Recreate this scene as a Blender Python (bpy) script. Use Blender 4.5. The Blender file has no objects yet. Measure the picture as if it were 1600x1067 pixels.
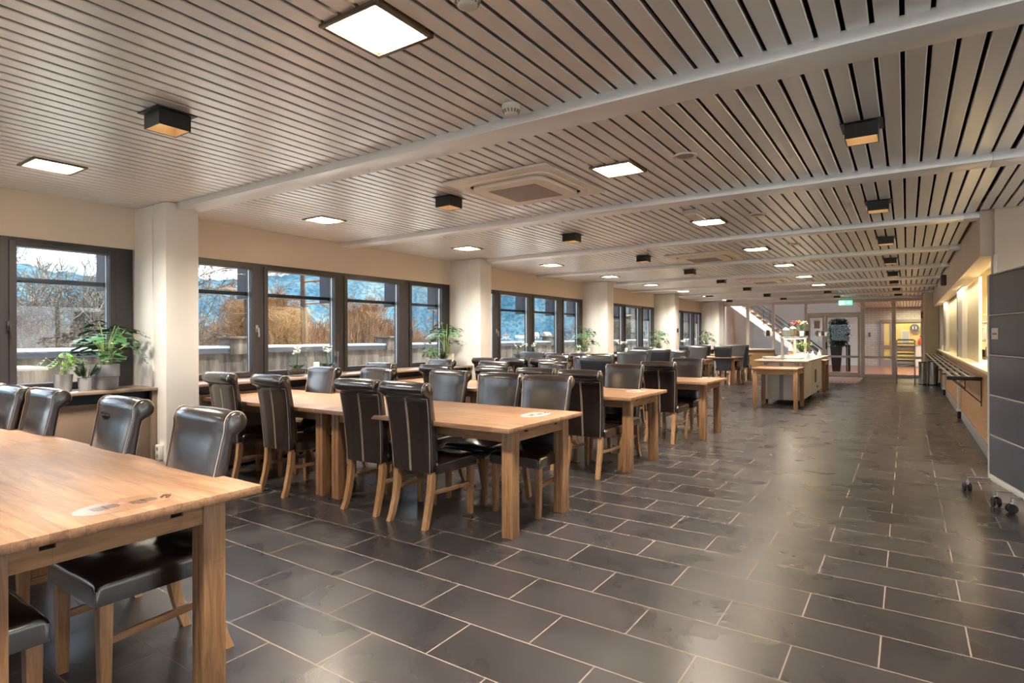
import bpy, bmesh, math, random
from mathutils import Vector, Matrix, Quaternion
SC = bpy.context.scene
COL = SC.collection
PI = math.pi
rnd = random.Random(7)

# ------------------------------------------------------------------ mesh helpers
class MB:
    """collects verts and faces, then becomes one mesh object"""
    def __init__(s):
        s.v = []; s.f = []
    def add(s, vs, fs, M=None):
        b = len(s.v)
        if M is not None:
            vs = [tuple(M @ Vector(p)) for p in vs]
        s.v.extend(vs)
        s.f.extend([tuple(b + i for i in f) for f in fs])
        return s
    def box(s, x0, x1, y0, y1, z0, z1, M=None):
        v = [(x0,y0,z0),(x1,y0,z0),(x1,y1,z0),(x0,y1,z0),(x0,y0,z1),(x1,y0,z1),(x1,y1,z1),(x0,y1,z1)]
        return s.add(v, [(3,2,1,0),(4,5,6,7),(0,1,5,4),(1,2,6,5),(2,3,7,6),(3,0,4,7)], M)
    def hexa(s, bottom, top):
        return s.add(list(bottom) + list(top), [(3,2,1,0),(4,5,6,7),(0,1,5,4),(1,2,6,5),(2,3,7,6),(3,0,4,7)])
    def prism(s, poly, axis, a, b, M=None):
        n = len(poly)
        def P(p, t):
            if axis == 'x': return (t, p[0], p[1])
            if axis == 'y': return (p[0], t, p[1])
            return (p[0], p[1], t)
        v = [P(p, a) for p in poly] + [P(p, b) for p in poly]
        f = [tuple(range(n)), tuple(range(2*n-1, n-1, -1))]
        for i in range(n):
            j = (i+1) % n
            f.append((j, i, n+i, n+j))
        return s.add(v, f, M)
    def tube(s, pts, r, n=8, cap=True, squash=None):
        pts = [Vector(p) for p in pts]
        m = len(pts)
        rs = r if isinstance(r, (list, tuple)) else [r]*m
        vs = []; fs = []
        ref = None
        for i, p in enumerate(pts):
            if i == 0: d = pts[1]-pts[0]
            elif i == m-1: d = pts[-1]-pts[-2]
            else: d = (pts[i+1]-pts[i]).normalized() + (pts[i]-pts[i-1]).normalized()
            if d.length < 1e-9: d = Vector((0,0,1))
            d.normalize()
            if ref is None:
                ref = Vector((0,0,1)) if abs(d.z) < .9 else Vector((1,0,0))
            u = d.cross(ref)
            if u.length < 1e-6: u = d.cross(Vector((0,1,0)))
            u.normalize(); w = u.cross(d).normalized(); ref = w
            for k in range(n):
                a = 2*PI*k/n
                vs.append(tuple(p + rs[i]*(math.cos(a)*u + math.sin(a)*w)))
        for i in range(m-1):
            for k in range(n):
                k2 = (k+1) % n
                fs.append((i*n+k, i*n+k2, (i+1)*n+k2, (i+1)*n+k))
        if cap:
            fs.append(tuple(range(n-1, -1, -1))); fs.append(tuple(range((m-1)*n, m*n)))
        return s.add(vs, fs)
    def bar(s, a, b, w, h, up=(0,0,1)):
        """rectangular bar from a to b"""
        a = Vector(a); b = Vector(b); d = (b-a).normalized(); up = Vector(up)
        u = d.cross(up)
        if u.length < 1e-6: u = d.cross(Vector((1,0,0)))
        u.normalize(); v = u.cross(d).normalized()
        o = [(-w/2,-h/2),(w/2,-h/2),(w/2,h/2),(-w/2,h/2)]
        return s.hexa([tuple(a+u*i+v*j) for i,j in o], [tuple(b+u*i+v*j) for i,j in o])
    def lathe(s, prof, c=(0,0,0), n=20, M=None):
        vs = []; fs = []; m = len(prof)
        for (r, z) in prof:
            for k in range(n):
                a = 2*PI*k/n
                vs.append((c[0]+max(r,1e-4)*math.cos(a), c[1]+max(r,1e-4)*math.sin(a), c[2]+z))
        for i in range(m-1):
            for k in range(n):
                k2 = (k+1) % n
                fs.append((i*n+k, i*n+k2, (i+1)*n+k2, (i+1)*n+k))
        fs.append(tuple(range(n-1,-1,-1))); fs.append(tuple(range((m-1)*n, m*n)))
        return s.add(vs, fs, M)
    def ball(s, c, r, n=8, m=6, sz=1.0):
        prof = [(r*math.sin(PI*i/m), -r*sz*math.cos(PI*i/m)) for i in range(m+1)]
        return s.lathe(prof, c, n)
    def build(s, name, mat, parent=None, bevel=0, seg=2, smooth=35, loc=None):
        me = bpy.data.meshes.new(name)
        me.from_pydata(s.v, [], s.f)
        if bevel:
            bm = bmesh.new(); bm.from_mesh(me)
            bmesh.ops.recalc_face_normals(bm, faces=bm.faces)
            es = [e for e in bm.edges if len(e.link_faces) == 2 and e.calc_face_angle(0) > .5]
            if es:
                bmesh.ops.bevel(bm, geom=es, offset=bevel, segments=seg, affect='EDGES', profile=.5, clamp_overlap=True)
            bm.to_mesh(me); bm.free()
        else:
            bm = bmesh.new(); bm.from_mesh(me)
            bmesh.ops.recalc_face_normals(bm, faces=bm.faces)
            bm.to_mesh(me); bm.free()
        if smooth:
            me.polygons.foreach_set('use_smooth', [True]*len(me.polygons))
            me.set_sharp_from_angle(angle=math.radians(smooth))
        me.materials.append(mat)
        o = bpy.data.objects.new(name, me); COL.objects.link(o)
        if parent is not None: o.parent = parent
        if loc is not None: o.location = loc
        return o

def thing(name, label, cat, loc=(0,0,0), rz=0, group=None):
    o = bpy.data.objects.new(name, None); COL.objects.link(o)
    o.empty_display_size = .1
    o.location = loc; o.rotation_euler = (0,0,rz)
    o['label'] = label; o['category'] = cat
    if group: o['group'] = group
    return o
def tag(o, label, cat, group=None, kind=None):
    o['label'] = label; o['category'] = cat
    if group: o['group'] = group
    if kind: o['kind'] = kind
    return o
def struct(o):
    o['kind'] = 'structure'
    return o
def dup(root, loc, rz=0, label=None, group=None, scale=None):
    r = root.copy(); COL.objects.link(r)
    r.location = loc; r.rotation_euler = (0,0,rz)
    if label: r['label'] = label
    if group: r['group'] = group
    if scale: r.scale = scale if isinstance(scale, tuple) else (scale,)*3
    for ch in list(root.children):
        c = ch.copy(); COL.objects.link(c); c.parent = r
        for g in list(ch.children):
            d = g.copy(); COL.objects.link(d); d.parent = c
    return r
ORD = ['','first','second','third','fourth','fifth','sixth','seventh','eighth','ninth','tenth','eleventh','twelfth']

# ------------------------------------------------------------------ material helpers
def srgb(r, g, b):
    f = lambda c: (c/255/12.92 if c/255 <= .04045 else ((c/255+.055)/1.055)**2.4)
    return (f(r), f(g), f(b), 1)
def newmat(name):
    m = bpy.data.materials.new(name); m.use_nodes = True
    nt = m.node_tree
    return m, nt, nt.nodes['Principled BSDF']
def N(nt, t, **kw):
    n = nt.nodes.new(t)
    for k, v in kw.items():
        if k in n.inputs: n.inputs[k].default_value = v
        else: setattr(n, k, v)
    return n
def L(nt, a, b): nt.links.new(a, b)
def ramp(nt, stops):
    r = N(nt, 'ShaderNodeValToRGB')
    cr = r.color_ramp
    while len(cr.elements) < len(stops): cr.elements.new(.5)
    for e, (p, c) in zip(cr.elements, stops):
        e.position = p; e.color = c
    return r
def coords(nt, scale=(1,1,1), rot=(0,0,0), loc=(0,0,0), rand=False, space='Object'):
    tc = N(nt, 'ShaderNodeTexCoord'); mp = N(nt, 'ShaderNodeMapping')
    mp.inputs['Scale'].default_value = scale; mp.inputs['Rotation'].default_value = rot; mp.inputs['Location'].default_value = loc
    if rand:
        oi = N(nt, 'ShaderNodeObjectInfo'); ad = N(nt, 'ShaderNodeVectorMath', operation='MULTIPLY_ADD')
        cb = N(nt, 'ShaderNodeCombineXYZ')
        for i in range(3): L(nt, oi.outputs['Random'], cb.inputs[i])
        L(nt, cb.outputs[0], ad.inputs[0]); ad.inputs[1].default_value = (13.7, 7.3, 5.1)
        L(nt, tc.outputs[space], ad.inputs[2]); L(nt, ad.outputs[0], mp.inputs['Vector'])
    else:
        L(nt, tc.outputs[space], mp.inputs['Vector'])
    return mp.outputs['Vector']
def simple(name, col, rough=.5, metal=0, noise=0, nscale=8, bump=0, spec=.5, coat=0):
    m, nt, b = newmat(name)
    b.inputs['Base Color'].default_value = col; b.inputs['Roughness'].default_value = rough
    b.inputs['Metallic'].default_value = metal; b.inputs['Specular IOR Level'].default_value = spec
    if coat: b.inputs['Coat Weight'].default_value = coat; b.inputs['Coat Roughness'].default_value = .15
    if noise or bump:
        v = coords(nt)
        n = N(nt, 'ShaderNodeTexNoise', Scale=nscale, Detail=5.0); L(nt, v, n.inputs['Vector'])
        if noise:
            lo = tuple(c*(1-noise) for c in col[:3]) + (1,); hi = tuple(min(1, c*(1+noise)) for c in col[:3]) + (1,)
            r = ramp(nt, [(.3, lo), (.7, hi)]); L(nt, n.outputs['Fac'], r.inputs[0]); L(nt, r.outputs[0], b.inputs['Base Color'])
        if bump:
            bp = N(nt, 'ShaderNodeBump', Strength=bump, Distance=.01); L(nt, n.outputs['Fac'], bp.inputs['Height']); L(nt, bp.outputs[0], b.inputs['Normal'])
    return m
def emit(name, col, strength):
    m, nt, b = newmat(name)
    b.inputs['Base Color'].default_value = col
    b.inputs['Emission Color'].default_value = col; b.inputs['Emission Strength'].default_value = strength
    m.cycles.emission_sampling = 'NONE'
    return m
def glass(name, tint=(.93,.96,.97,1), ior=1.42, rough=0.0):
    m = bpy.data.materials.new(name); m.use_nodes = True
    nt = m.node_tree; nt.nodes.remove(nt.nodes['Principled BSDF'])
    out = nt.nodes['Material Output']
    tr = N(nt, 'ShaderNodeBsdfTransparent', Color=tint); gl = N(nt, 'ShaderNodeBsdfGlossy', Roughness=rough)
    f0 = ((ior-1)/(ior+1))**2
    lw = N(nt, 'ShaderNodeLayerWeight', Blend=.5); pw = N(nt, 'ShaderNodeMath', operation='POWER'); pw.inputs[1].default_value = 5.0
    L(nt, lw.outputs['Facing'], pw.inputs[0])
    fr = N(nt, 'ShaderNodeMath', operation='MULTIPLY_ADD'); fr.inputs[1].default_value = 1-f0; fr.inputs[2].default_value = f0
    L(nt, pw.outputs[0], fr.inputs[0]); mx = N(nt, 'ShaderNodeMixShader')
    L(nt, fr.outputs[0], mx.inputs[0]); L(nt, tr.outputs[0], mx.inputs[1]); L(nt, gl.outputs[0], mx.inputs[2])
    L(nt, mx.outputs[0], out.inputs['Surface'])
    return m

def wood(name, c1, c2, c3, axis='x', stave=(.55,.048), rough=.28, coat=.25, bump=.08, spec=.5):
    """oak glued from staves; the grain runs along AXIS of the object"""
    m, nt, b = newmat(name)
    rot = {'x':(0,0,0), 'y':(0,0,PI/2), 'z':(0,PI/2,0)}[axis]
    v = coords(nt, rot=rot, rand=True)
    br = N(nt, 'ShaderNodeTexBrick', offset=.37, squash=1.0)
    br.inputs['Scale'].default_value = 1.0; br.inputs['Mortar Size'].default_value = .0006
    br.inputs['Brick Width'].default_value = stave[0]; br.inputs['Row Height'].default_value = stave[1]
    br.inputs['Color1'].default_value = c1; br.inputs['Color2'].default_value = c2; br.inputs['Mortar'].default_value = tuple(.75*q for q in c2[:3])+(1,)
    L(nt, v, br.inputs['Vector'])
    mp = N(nt, 'ShaderNodeMapping'); mp.inputs['Scale'].default_value = (2.2, 26, 26); L(nt, v, mp.inputs['Vector'])
    n1 = N(nt, 'ShaderNodeTexNoise', Scale=1.6, Detail=6.0, Distortion=1.1); L(nt, mp.outputs[0], n1.inputs['Vector'])
    r1 = ramp(nt, [(.36, c3), (.62, (1,1,1,1))]); L(nt, n1.outputs['Fac'], r1.inputs[0])
    mx = N(nt, 'ShaderNodeMix', data_type='RGBA', blend_type='MULTIPLY'); mx.inputs[0].default_value = .42
    L(nt, br.outputs['Color'], mx.inputs[6]); L(nt, r1.outputs[0], mx.inputs[7])
    L(nt, mx.outputs[2], b.inputs['Base Color'])
    b.inputs['Roughness'].default_value = rough
    rr = N(nt, 'ShaderNodeMapRange'); rr.inputs['To Min'].default_value = rough-.05; rr.inputs['To Max'].default_value = rough+.18
    L(nt, n1.outputs['Fac'], rr.inputs['Value']); L(nt, rr.outputs[0], b.inputs['Roughness'])
    b.inputs['Specular IOR Level'].default_value = spec
    b.inputs['Coat Weight'].default_value = coat; b.inputs['Coat Roughness'].default_value = .2
    bp = N(nt, 'ShaderNodeBump', Strength=bump, Distance=.004); L(nt, n1.outputs['Fac'], bp.inputs['Height']); L(nt, bp.outputs[0], b.inputs['Normal'])
    return m
def leather(name, col, col2, rough=.24):
    m, nt, b = newmat(name)
    v = coords(nt, rand=True)
    n = N(nt, 'ShaderNodeTexNoise', Scale=5.0, Detail=4.0, Distortion=.6); L(nt, v, n.inputs['Vector'])
    r = ramp(nt, [(.3, col), (.75, col2)]); L(nt, n.outputs['Fac'], r.inputs[0]); L(nt, r.outputs[0], b.inputs['Base Color'])
    n2 = N(nt, 'ShaderNodeTexNoise', Scale=11.0, Detail=7.0, Roughness=.62, Distortion=.8); L(nt, v, n2.inputs['Vector'])
    vo = N(nt, 'ShaderNodeTexVoronoi', Scale=260.0); L(nt, v, vo.inputs['Vector'])
    ad = N(nt, 'ShaderNodeMath', operation='MULTIPLY_ADD'); ad.inputs[1].default_value = .06
    L(nt, vo.outputs['Distance'], ad.inputs[0]); L(nt, n2.outputs['Fac'], ad.inputs[2])
    bp = N(nt, 'ShaderNodeBump', Strength=.16, Distance=.010); L(nt, ad.outputs[0], bp.inputs['Height']); L(nt, bp.outputs[0], b.inputs['Normal'])
    rr = N(nt, 'ShaderNodeMapRange'); rr.inputs['To Min'].default_value = rough-.04; rr.inputs['To Max'].default_value = rough+.10
    L(nt, n2.outputs['Fac'], rr.inputs['Value']); L(nt, rr.outputs[0], b.inputs['Roughness'])
    b.inputs['Specular IOR Level'].default_value = .9
    b.inputs['Coat Weight'].default_value = .8; b.inputs['Coat Roughness'].default_value = .16
    return m

M = {}
M['oak_top'] = wood('oak_top', srgb(170,132,102), srgb(150,114,88), srgb(118,84,62), 'x', rough=.40, coat=.03, spec=.4)
M['oak_x'] = wood('oak_rail', srgb(178,136,98), srgb(158,116,82), srgb(112,78,54), 'x', stave=(.7,.06), rough=.36, coat=.1)
M['oak_y'] = wood('oak_rail_across', srgb(178,136,98), srgb(158,116,82), srgb(112,78,54), 'y', stave=(.7,.06), rough=.36, coat=.1)
M['oak_z'] = wood('oak_post', srgb(182,140,100), srgb(160,118,84), srgb(112,78,54), 'z', stave=(.6,.045), rough=.36, coat=.1)
M['ash_z'] = wood('chair_leg_wood', srgb(188,148,108), srgb(170,128,90), srgb(128,90,62), 'z', stave=(2,.2), rough=.38, coat=.1)
M['leather'] = leather('brown_leather', srgb(25,18,17), srgb(40,28,25), rough=.21)
M['navy'] = leather('navy_leather', srgb(30,33,43), srgb(42,45,54), rough=.34)
M['thread'] = simple('pale_thread', srgb(196,176,156), .6)
M['wall'] = simple('painted_wall', srgb(226,210,192), .6, noise=.03, nscale=2, bump=.03)
M['pillar'] = simple('painted_pillar', srgb(240,235,228), .5, noise=.02, nscale=2)
M['groove'] = simple('groove_dark', srgb(110,96,84), .7)
M['slat'] = simple('ceiling_slat_metal', srgb(226,225,224), .34, metal=.5, noise=.03, nscale=1.5)
M['beam'] = simple('beam_metal', srgb(232,231,230), .36, metal=.35, noise=.03, nscale=2)
M['void'] = simple('ceiling_void', srgb(14,11,10), .9)
M['frame'] = simple('window_frame_dark', srgb(46,41,42), .42)
M['seal'] = simple('aluminium_seal', srgb(190,195,200), .35, metal=.6)
M['screen'] = simple('dark_screen_fabric', srgb(44,50,64), .7)
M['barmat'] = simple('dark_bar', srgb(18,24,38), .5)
M['sill'] = simple('sill_laminate', srgb(150,128,112), .3, noise=.1, nscale=6)
M['cover'] = simple('heater_cover_paint', srgb(126,106,90), .55)
M['black'] = simple('black_paint', srgb(16,15,16), .4)
M['blackrub'] = simple('black_rubber', srgb(20,20,22), .6)
M['chrome'] = simple('chrome', srgb(205,205,205), .14, metal=1)
M['steel'] = simple('brushed_steel', srgb(178,176,172), .3, metal=1, noise=.08, nscale=20)
M['darksteel'] = simple('dark_steel', srgb(70,66,62), .4, metal=.7)
M['white'] = simple('white_paint', srgb(232,226,218), .4)
M['whitegloss'] = simple('white_porcelain', srgb(240,236,228), .2)
M['cream'] = simple('cream_panel', srgb(236,222,186), .5, noise=.03, nscale=3)
M['greyprofile'] = simple('grey_profile', srgb(150,148,150), .4)
M['plinth'] = simple('grey_skirting', srgb(140,136,134), .5)
M['glass'] = glass('window_glass')
M['pglass'] = glass('partition_glass', tint=(.95,.97,.97,1), ior=1.3)
M['vglass'] = glass('vase_glass', tint=(.93,.95,.95,1), ior=1.4)
M['concrete'] = None
WORLD, SUN, KIT, HATCH, GLOW, EXPO = 1.9, 6.0, 60, 9, 44, 1.45
# ------------------------------------------------------------------ setting materials
def mk_floor():
    m, nt, b = newmat('slate_floor_tiles')
    v = coords(nt, loc=(.102, -3.18, 0))
    def brick(c1, c2, mo, size):
        br = N(nt, 'ShaderNodeTexBrick', offset=.5, offset_frequency=2)
        br.inputs['Scale'].default_value = 1.0; br.inputs['Brick Width'].default_value = .656; br.inputs['Row Height'].default_value = .3195
        br.inputs['Mortar Size'].default_value = size; br.inputs['Mortar Smooth'].default_value = .1
        br.inputs['Color1'].default_value = c1; br.inputs['Color2'].default_value = c2; br.inputs['Mortar'].default_value = mo
        L(nt, v, br.inputs['Vector']); return br
    br = brick(srgb(43,41,43), srgb(57,54,55), srgb(128,114,102), .0036)
    n = N(nt, 'ShaderNodeTexNoise', Scale=2.6, Detail=3.0, Roughness=.5, Distortion=.6); L(nt, v, n.inputs['Vector'])
    r = ramp(nt, [(.3, (.80,.79,.79,1)), (.72, (1.14,1.10,1.07,1))]); L(nt, n.outputs['Fac'], r.inputs[0])
    mx = N(nt, 'ShaderNodeMix', data_type='RGBA', blend_type='MULTIPLY'); mx.inputs[0].default_value = 1
    L(nt, br.outputs['Color'], mx.inputs[6]); L(nt, r.outputs[0], mx.inputs[7]); L(nt, mx.outputs[2], b.inputs['Base Color'])
    rr = N(nt, 'ShaderNodeMapRange'); rr.inputs['From Min'].default_value = .3; rr.inputs['From Max'].default_value = .7
    rr.inputs['To Min'].default_value = .25; rr.inputs['To Max'].default_value = .33
    L(nt, n.outputs['Fac'], rr.inputs['Value'])
    mr = N(nt, 'ShaderNodeMix', data_type='FLOAT'); L(nt, br.outputs['Fac'], mr.inputs[0]); L(nt, rr.outputs[0], mr.inputs[2]); mr.inputs[3].default_value = .8
    L(nt, mr.outputs[0], b.inputs['Roughness'])
    n2 = N(nt, 'ShaderNodeTexNoise', Scale=7.0, Detail=3.0, Roughness=.5); L(nt, v, n2.inputs['Vector'])
    sb = N(nt, 'ShaderNodeMath', operation='MULTIPLY_ADD'); sb.inputs[1].default_value = -.8
    L(nt, br.outputs['Fac'], sb.inputs[0]); L(nt, n2.outputs['Fac'], sb.inputs[2])
    bp = N(nt, 'ShaderNodeBump', Strength=.14, Distance=.006); L(nt, sb.outputs[0], bp.inputs['Height']); L(nt, bp.outputs[0], b.inputs['Normal'])
    b.inputs['Specular IOR Level'].default_value = .6
    return m
M['floor'] = mk_floor()
def mk_concrete():
    m, nt, b = newmat('weathered_concrete')
    v = coords(nt)
    n = N(nt, 'ShaderNodeTexNoise', Scale=2.0, Detail=8.0, Roughness=.65)
    mp = N(nt, 'ShaderNodeMapping'); mp.inputs['Scale'].default_value = (1, 2.4, .35); L(nt, v, mp.inputs['Vector']); L(nt, mp.outputs[0], n.inputs['Vector'])
    r = ramp(nt, [(.35, srgb(44,36,32)), (.5, srgb(82,72,64)), (.68, srgb(124,116,106))]); L(nt, n.outputs['Fac'], r.inputs[0]); L(nt, r.outputs[0], b.inputs['Base Color'])
    b.inputs['Roughness'].default_value = .85
    return m
M['concrete'] = mk_concrete()
def mk_brickwall():
    m, nt, b = newmat('painted_brick')
    v = coords(nt, rot=(PI/2,0,0))
    br = N(nt, 'ShaderNodeTexBrick', offset=.5); br.inputs['Scale'].default_value = 1.0
    br.inputs['Brick Width'].default_value = .3; br.inputs['Row Height'].default_value = .1; br.inputs['Mortar Size'].default_value = .006
    br.inputs['Color1'].default_value = srgb(196,190,188); br.inputs['Color2'].default_value = srgb(184,178,178); br.inputs['Mortar'].default_value = srgb(140,136,136)
    L(nt, v, br.inputs['Vector']); L(nt, br.outputs['Color'], b.inputs['Base Color']); b.inputs['Roughness'].default_value = .6
    return m
M['brick'] = mk_brickwall()
def mk_parquet():
    m, nt, b = newmat('corridor_boards')
    v = coords(nt)
    br = N(nt, 'ShaderNodeTexBrick', offset=.4); br.inputs['Scale'].default_value = 1.0
    br.inputs['Brick Width'].default_value = 1.2; br.inputs['Row Height'].default_value = .12; br.inputs['Mortar Size'].default_value = .002
    br.inputs['Color1'].default_value = srgb(150,98,78); br.inputs['Color2'].default_value = srgb(132,84,66); br.inputs['Mortar'].default_value = srgb(80,50,40)
    L(nt, v, br.inputs['Vector']); L(nt, br.outputs['Color'], b.inputs['Base Color']); b.inputs['Roughness'].default_value = .25
    return m
M['parquet'] = mk_parquet()
M['counterwood'] = wood('counter_front_beech', srgb(206,164,120), srgb(196,152,108), srgb(166,122,84), 'y', stave=(3,1.2), rough=.4, coat=.05, bump=.02)
M['ledgewood'] = wood('low_wall_oak', srgb(206,164,116), srgb(196,152,104), srgb(160,116,76), 'x', stave=(2,.8), rough=.4, coat=.05, bump=.02)

# ------------------------------------------------------------------ room shell
ZC = 2.65; WX = -6.34
NP = [-2.13, 2.72, 7.56, 12.40, 17.12, 22.05]        # near faces of the pillars
PD = [.30, .30, .30, .34, .38, .60]
struct(MB().box(-6.5, 6.2, -4.2, 22.9, -.08, 0).build('floor', M['floor']))
struct(MB().box(-9, 6.2, 22.9, 31.6, -.08, 0).build('floor_corridor', M['parquet']))

# fittings let into the ceiling: centre x, y, half-size
LOUV = [(-1.815,-.75),(-5.22,-.75),(1.6,1.7),(4.4,1.7),(1.6,4.14),(4.4,4.14),(1.6,-.75),(4.4,-.75),(1.6,6.5),(4.4,6.5),(-1.815,1.70),(-1.815,4.14),(-1.82,6.62),(-1.82,9.09),(-1.82,11.45),(-1.82,13.9),(-1.82,16.37),  # those beside and behind the camera are added, unseen, for more light
        (-5.22,1.69),(-5.22,4.12),(-5.23,6.61),(-5.225,9.02),(-5.225,11.47),(-5.24,13.93),(-5.24,16.46),(-5.24,18.9),(-5.24,21.2)]
HOLES = [(x-.165,x+.165,y-.165,y+.165) for x,y in LOUV]
MBc = MB()
def slat_field(mb, x0, x1, y0, y1, holes):
    k = math.floor((x0-.2)/.102)
    while True:
        a = .2 + k*.102 + .0; b = a + .084; k += 1
        if a > x1: break
        a = max(a, x0); b = min(b, x1)
        if b-a < .02: continue
        segs = [(a, b, y0, y1)]
        for (hx0,hx1,hy0,hy1) in holes:
            out = []
            for (sa,sb,ya,yb) in segs:
                if hx1 <= sa or hx0 >= sb or hy1 <= ya or hy0 >= yb: out.append((sa,sb,ya,yb)); continue
                if ya < hy0: out.append((sa,sb,ya,hy0))
                if yb > hy1: out.append((sa,sb,hy1,yb))
                if hx0-sa > .004: out.append((sa,hx0,max(ya,hy0),min(yb,hy1)))
                if sb-hx1 > .004: out.append((hx1,sb,max(ya,hy0),min(yb,hy1)))
            segs = out
        for (sa,sb,ya,yb) in segs:
            # folded metal tray: flat face with rounded lower corners and upstanding sides
            c = min(.004, (sb-sa)/3)
            prof = [(sa, ZC+.022), (sa, ZC+c), (sa+c, ZC), (sb-c, ZC), (sb, ZC+c), (sb, ZC+.022)]
            mb.prism(prof, 'y', ya, yb)
slat_field(MBc, -6.33, .62, -4.1, 22.86, HOLES)
slat_field(MBc, .62, 6.1, -4.1, 7.58, HOLES)
struct(MBc.build('ceiling', M['slat'], smooth=0))
mb = MB(); slat_field(mb, -1.6, 4.0, 22.96, 31.4, [])
struct(mb.build('ceiling_corridor', M['slat'], smooth=0))
struct(MB().box(-6.6, 6.3, -4.3, 22.95, 2.86, 2.95).build('ceiling_void', M['void']))
struct(MB().box(-1.60, 6.3, 22.95, 31.8, 2.86, 2.95).build('ceiling_void', M['void']))
mb = MB()
y = -4
while y < 22.5:                       # dark carrier rails above the slats
    mb.box(-6.3, 6.0 if y < 7.5 else .6, y, y+.03, ZC+.024, ZC+.06); y += 1.25
struct(mb.build('ceiling_carrier', M['void'], smooth=0))
BEAMY = [-2.2, .35, 2.81, 5.25, 7.71, 10.30, 12.82, 15.25, 17.72, 20.2, 22.55]
for i, y in enumerate(BEAMY):
    onp = any(abs(y-n-.1) < .35 for n in NP)
    x0 = -5.70 if onp else -6.33
    x1 = 6.1 if y < 7.5 else .66
    o = MB().box(x0, x1, y, y+.215, 2.597, 2.66).build('ceiling_beam', M['beam'], bevel=.006)
    struct(o)
    if y > 5:
        struct(MB().box(.50, min(x1, .68) if y > 7.5 else .70, y-.004, y+.219, 2.593, 2.66).build('ceiling_beam_sleeve', M['beam'], bevel=.004))

# window wall
mb = MB()
mb.box(WX-.22, WX, -4.2, 22.9, 2.25, 2.9); mb.box(WX-.22, WX, -4.2, 22.9, -.05, .885)
for i, n in enumerate(NP):
    mb.box(WX-.22, WX, n, n+PD[i], .885, 2.25)
mb.box(WX-.22, WX, -4.2, -3.9, .885, 2.25)
struct(mb.build('wall_left', M['wall'], smooth=0))
for i, n in enumerate(NP):
    mb = MB(); e = n+PD[i]
    mb.box(WX, -5.985, n, e, 0, ZC-.003); mb.box(-5.94, -5.71, n-.004, e, 0, ZC-.003)
    mb.box(-5.985, -5.94, n+.012, e, 0, ZC-.003)
    struct(mb.build('pillar', M['pillar'], bevel=.004))
# window units: four per bay, glass edges given back from the next pillar
UN = [(4.56,3.48,4.42,3.59),(3.48,2.285,3.38,2.40),(2.285,1.065,2.18,1.20),(1.065,.015,.925,.225)]
win_no = 0
for bi, n in enumerate(NP):
    for ui, (ya, yb, ga, gb) in enumerate(UN):
        y0, y1, g0, g1 = n-ya, n-yb, n-ga, n-gb
        lo = (NP[bi-1]+PD[bi-1]) if bi else -3.9
        if ui == 0: y0 = lo+.01
        if y0 < lo: y0 = lo+.01
        g0 = max(g0, y0+.1)
        if g1 < lo + .15 or y1 < -3.6: continue
        win_no += 1
        w = bpy.data.objects.new('window_%d' % win_no, None); COL.objects.link(w); w.location = (WX, y0, .885); w['kind'] = 'structure'
        W = y1-y0; a = g0-y0; b = g1-y0; H0, H1 = .095, 1.29; HT = 1.365
        mb = MB()
        X0, X1 = -.10, -.006
        mb.box(X0, X1, 0, a, 0, HT); mb.box(X0, X1, b, W, 0, HT); mb.box(X0, X1, a, b, 0, H0); mb.box(X0, X1, a, b, H1, HT)
        mb.box(X1, X1+.012, .035, W-.035, .03, HT-.045) if False else None
        fr = mb.build('frame', M['frame'], w, bevel=.003, smooth=0)
        # raised opening sash around the glass
        mb = MB(); s = .055
        mb.box(X1, .012, a-s, a-.004, H0-s, H1+s*.8); mb.box(X1, .012, b+.004, b+s, H0-s, H1+s*.8)
        mb.box(X1, .012, a-.004, b+.004, H0-s, H0-.004); mb.box(X1, .012, a-.004, b+.004, H1+.004, H1+s*.8)
        mb.build('sash', M['frame'], w, bevel=.003, smooth=0)
        mb = MB()
        mb.box(-.058, -.044, a, a+.007, H0, H1); mb.box(-.058, -.044, b-.007, b, H0, H1)
        mb.build('glazing_seal', M['seal'], w, smooth=0)
        MB().box(-.066, -.06, a, b, H0, H1).build('pane', M['glass'], w, smooth=0)
        if ui in (0, 3):
            hy = (b+.055) if ui == 0 else (a-.055)
            mb = MB(); mb.box(.012, .022, hy-.016, hy+.016, .56, .64)
            mb.tube([(.02,hy,.60),(.052,hy,.60),(.060,hy,.59),(.060,hy,.50)], .0085, 8)
            mb.build('handle', M['steel'] if ui == 0 else M['frame'], w, bevel=.002)
        # drop-arm awning outside: side cheek, bottom bar
        mb = MB(); mb.box(-.33, -.115, b+.02, b+.05, 1.03, 1.34); mb.build('awning_cheek', M['screen'], w, smooth=0)
        mb = MB(); mb.box(-.145, -.11, a-.05, b+.05, .985, 1.03); mb.box(-.33, -.115, b+.015, b+.055, .955, 1.03)
        mb.build('awning_bar', M['barmat'], w, bevel=.004)
# sills, heater covers
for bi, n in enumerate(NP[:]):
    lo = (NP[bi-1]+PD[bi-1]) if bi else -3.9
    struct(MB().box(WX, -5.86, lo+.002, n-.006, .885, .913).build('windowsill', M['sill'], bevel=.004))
    struct(MB().box(WX+.02, -5.99, lo+.002, n-.006, .80, .884).build('sill_gap_shade', M['barmat'], smooth=0))  # dark box painted as the shaded gap under the sill
    mb = MB(); mb.box(-5.95, -5.92, lo+.002, n-.03, .03, .80); mb.box(-5.94, -5.88, n-.05, n-.006, .03, .884)
    struct(mb.build('heater_cover', M['cover'], bevel=.003))
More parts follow.
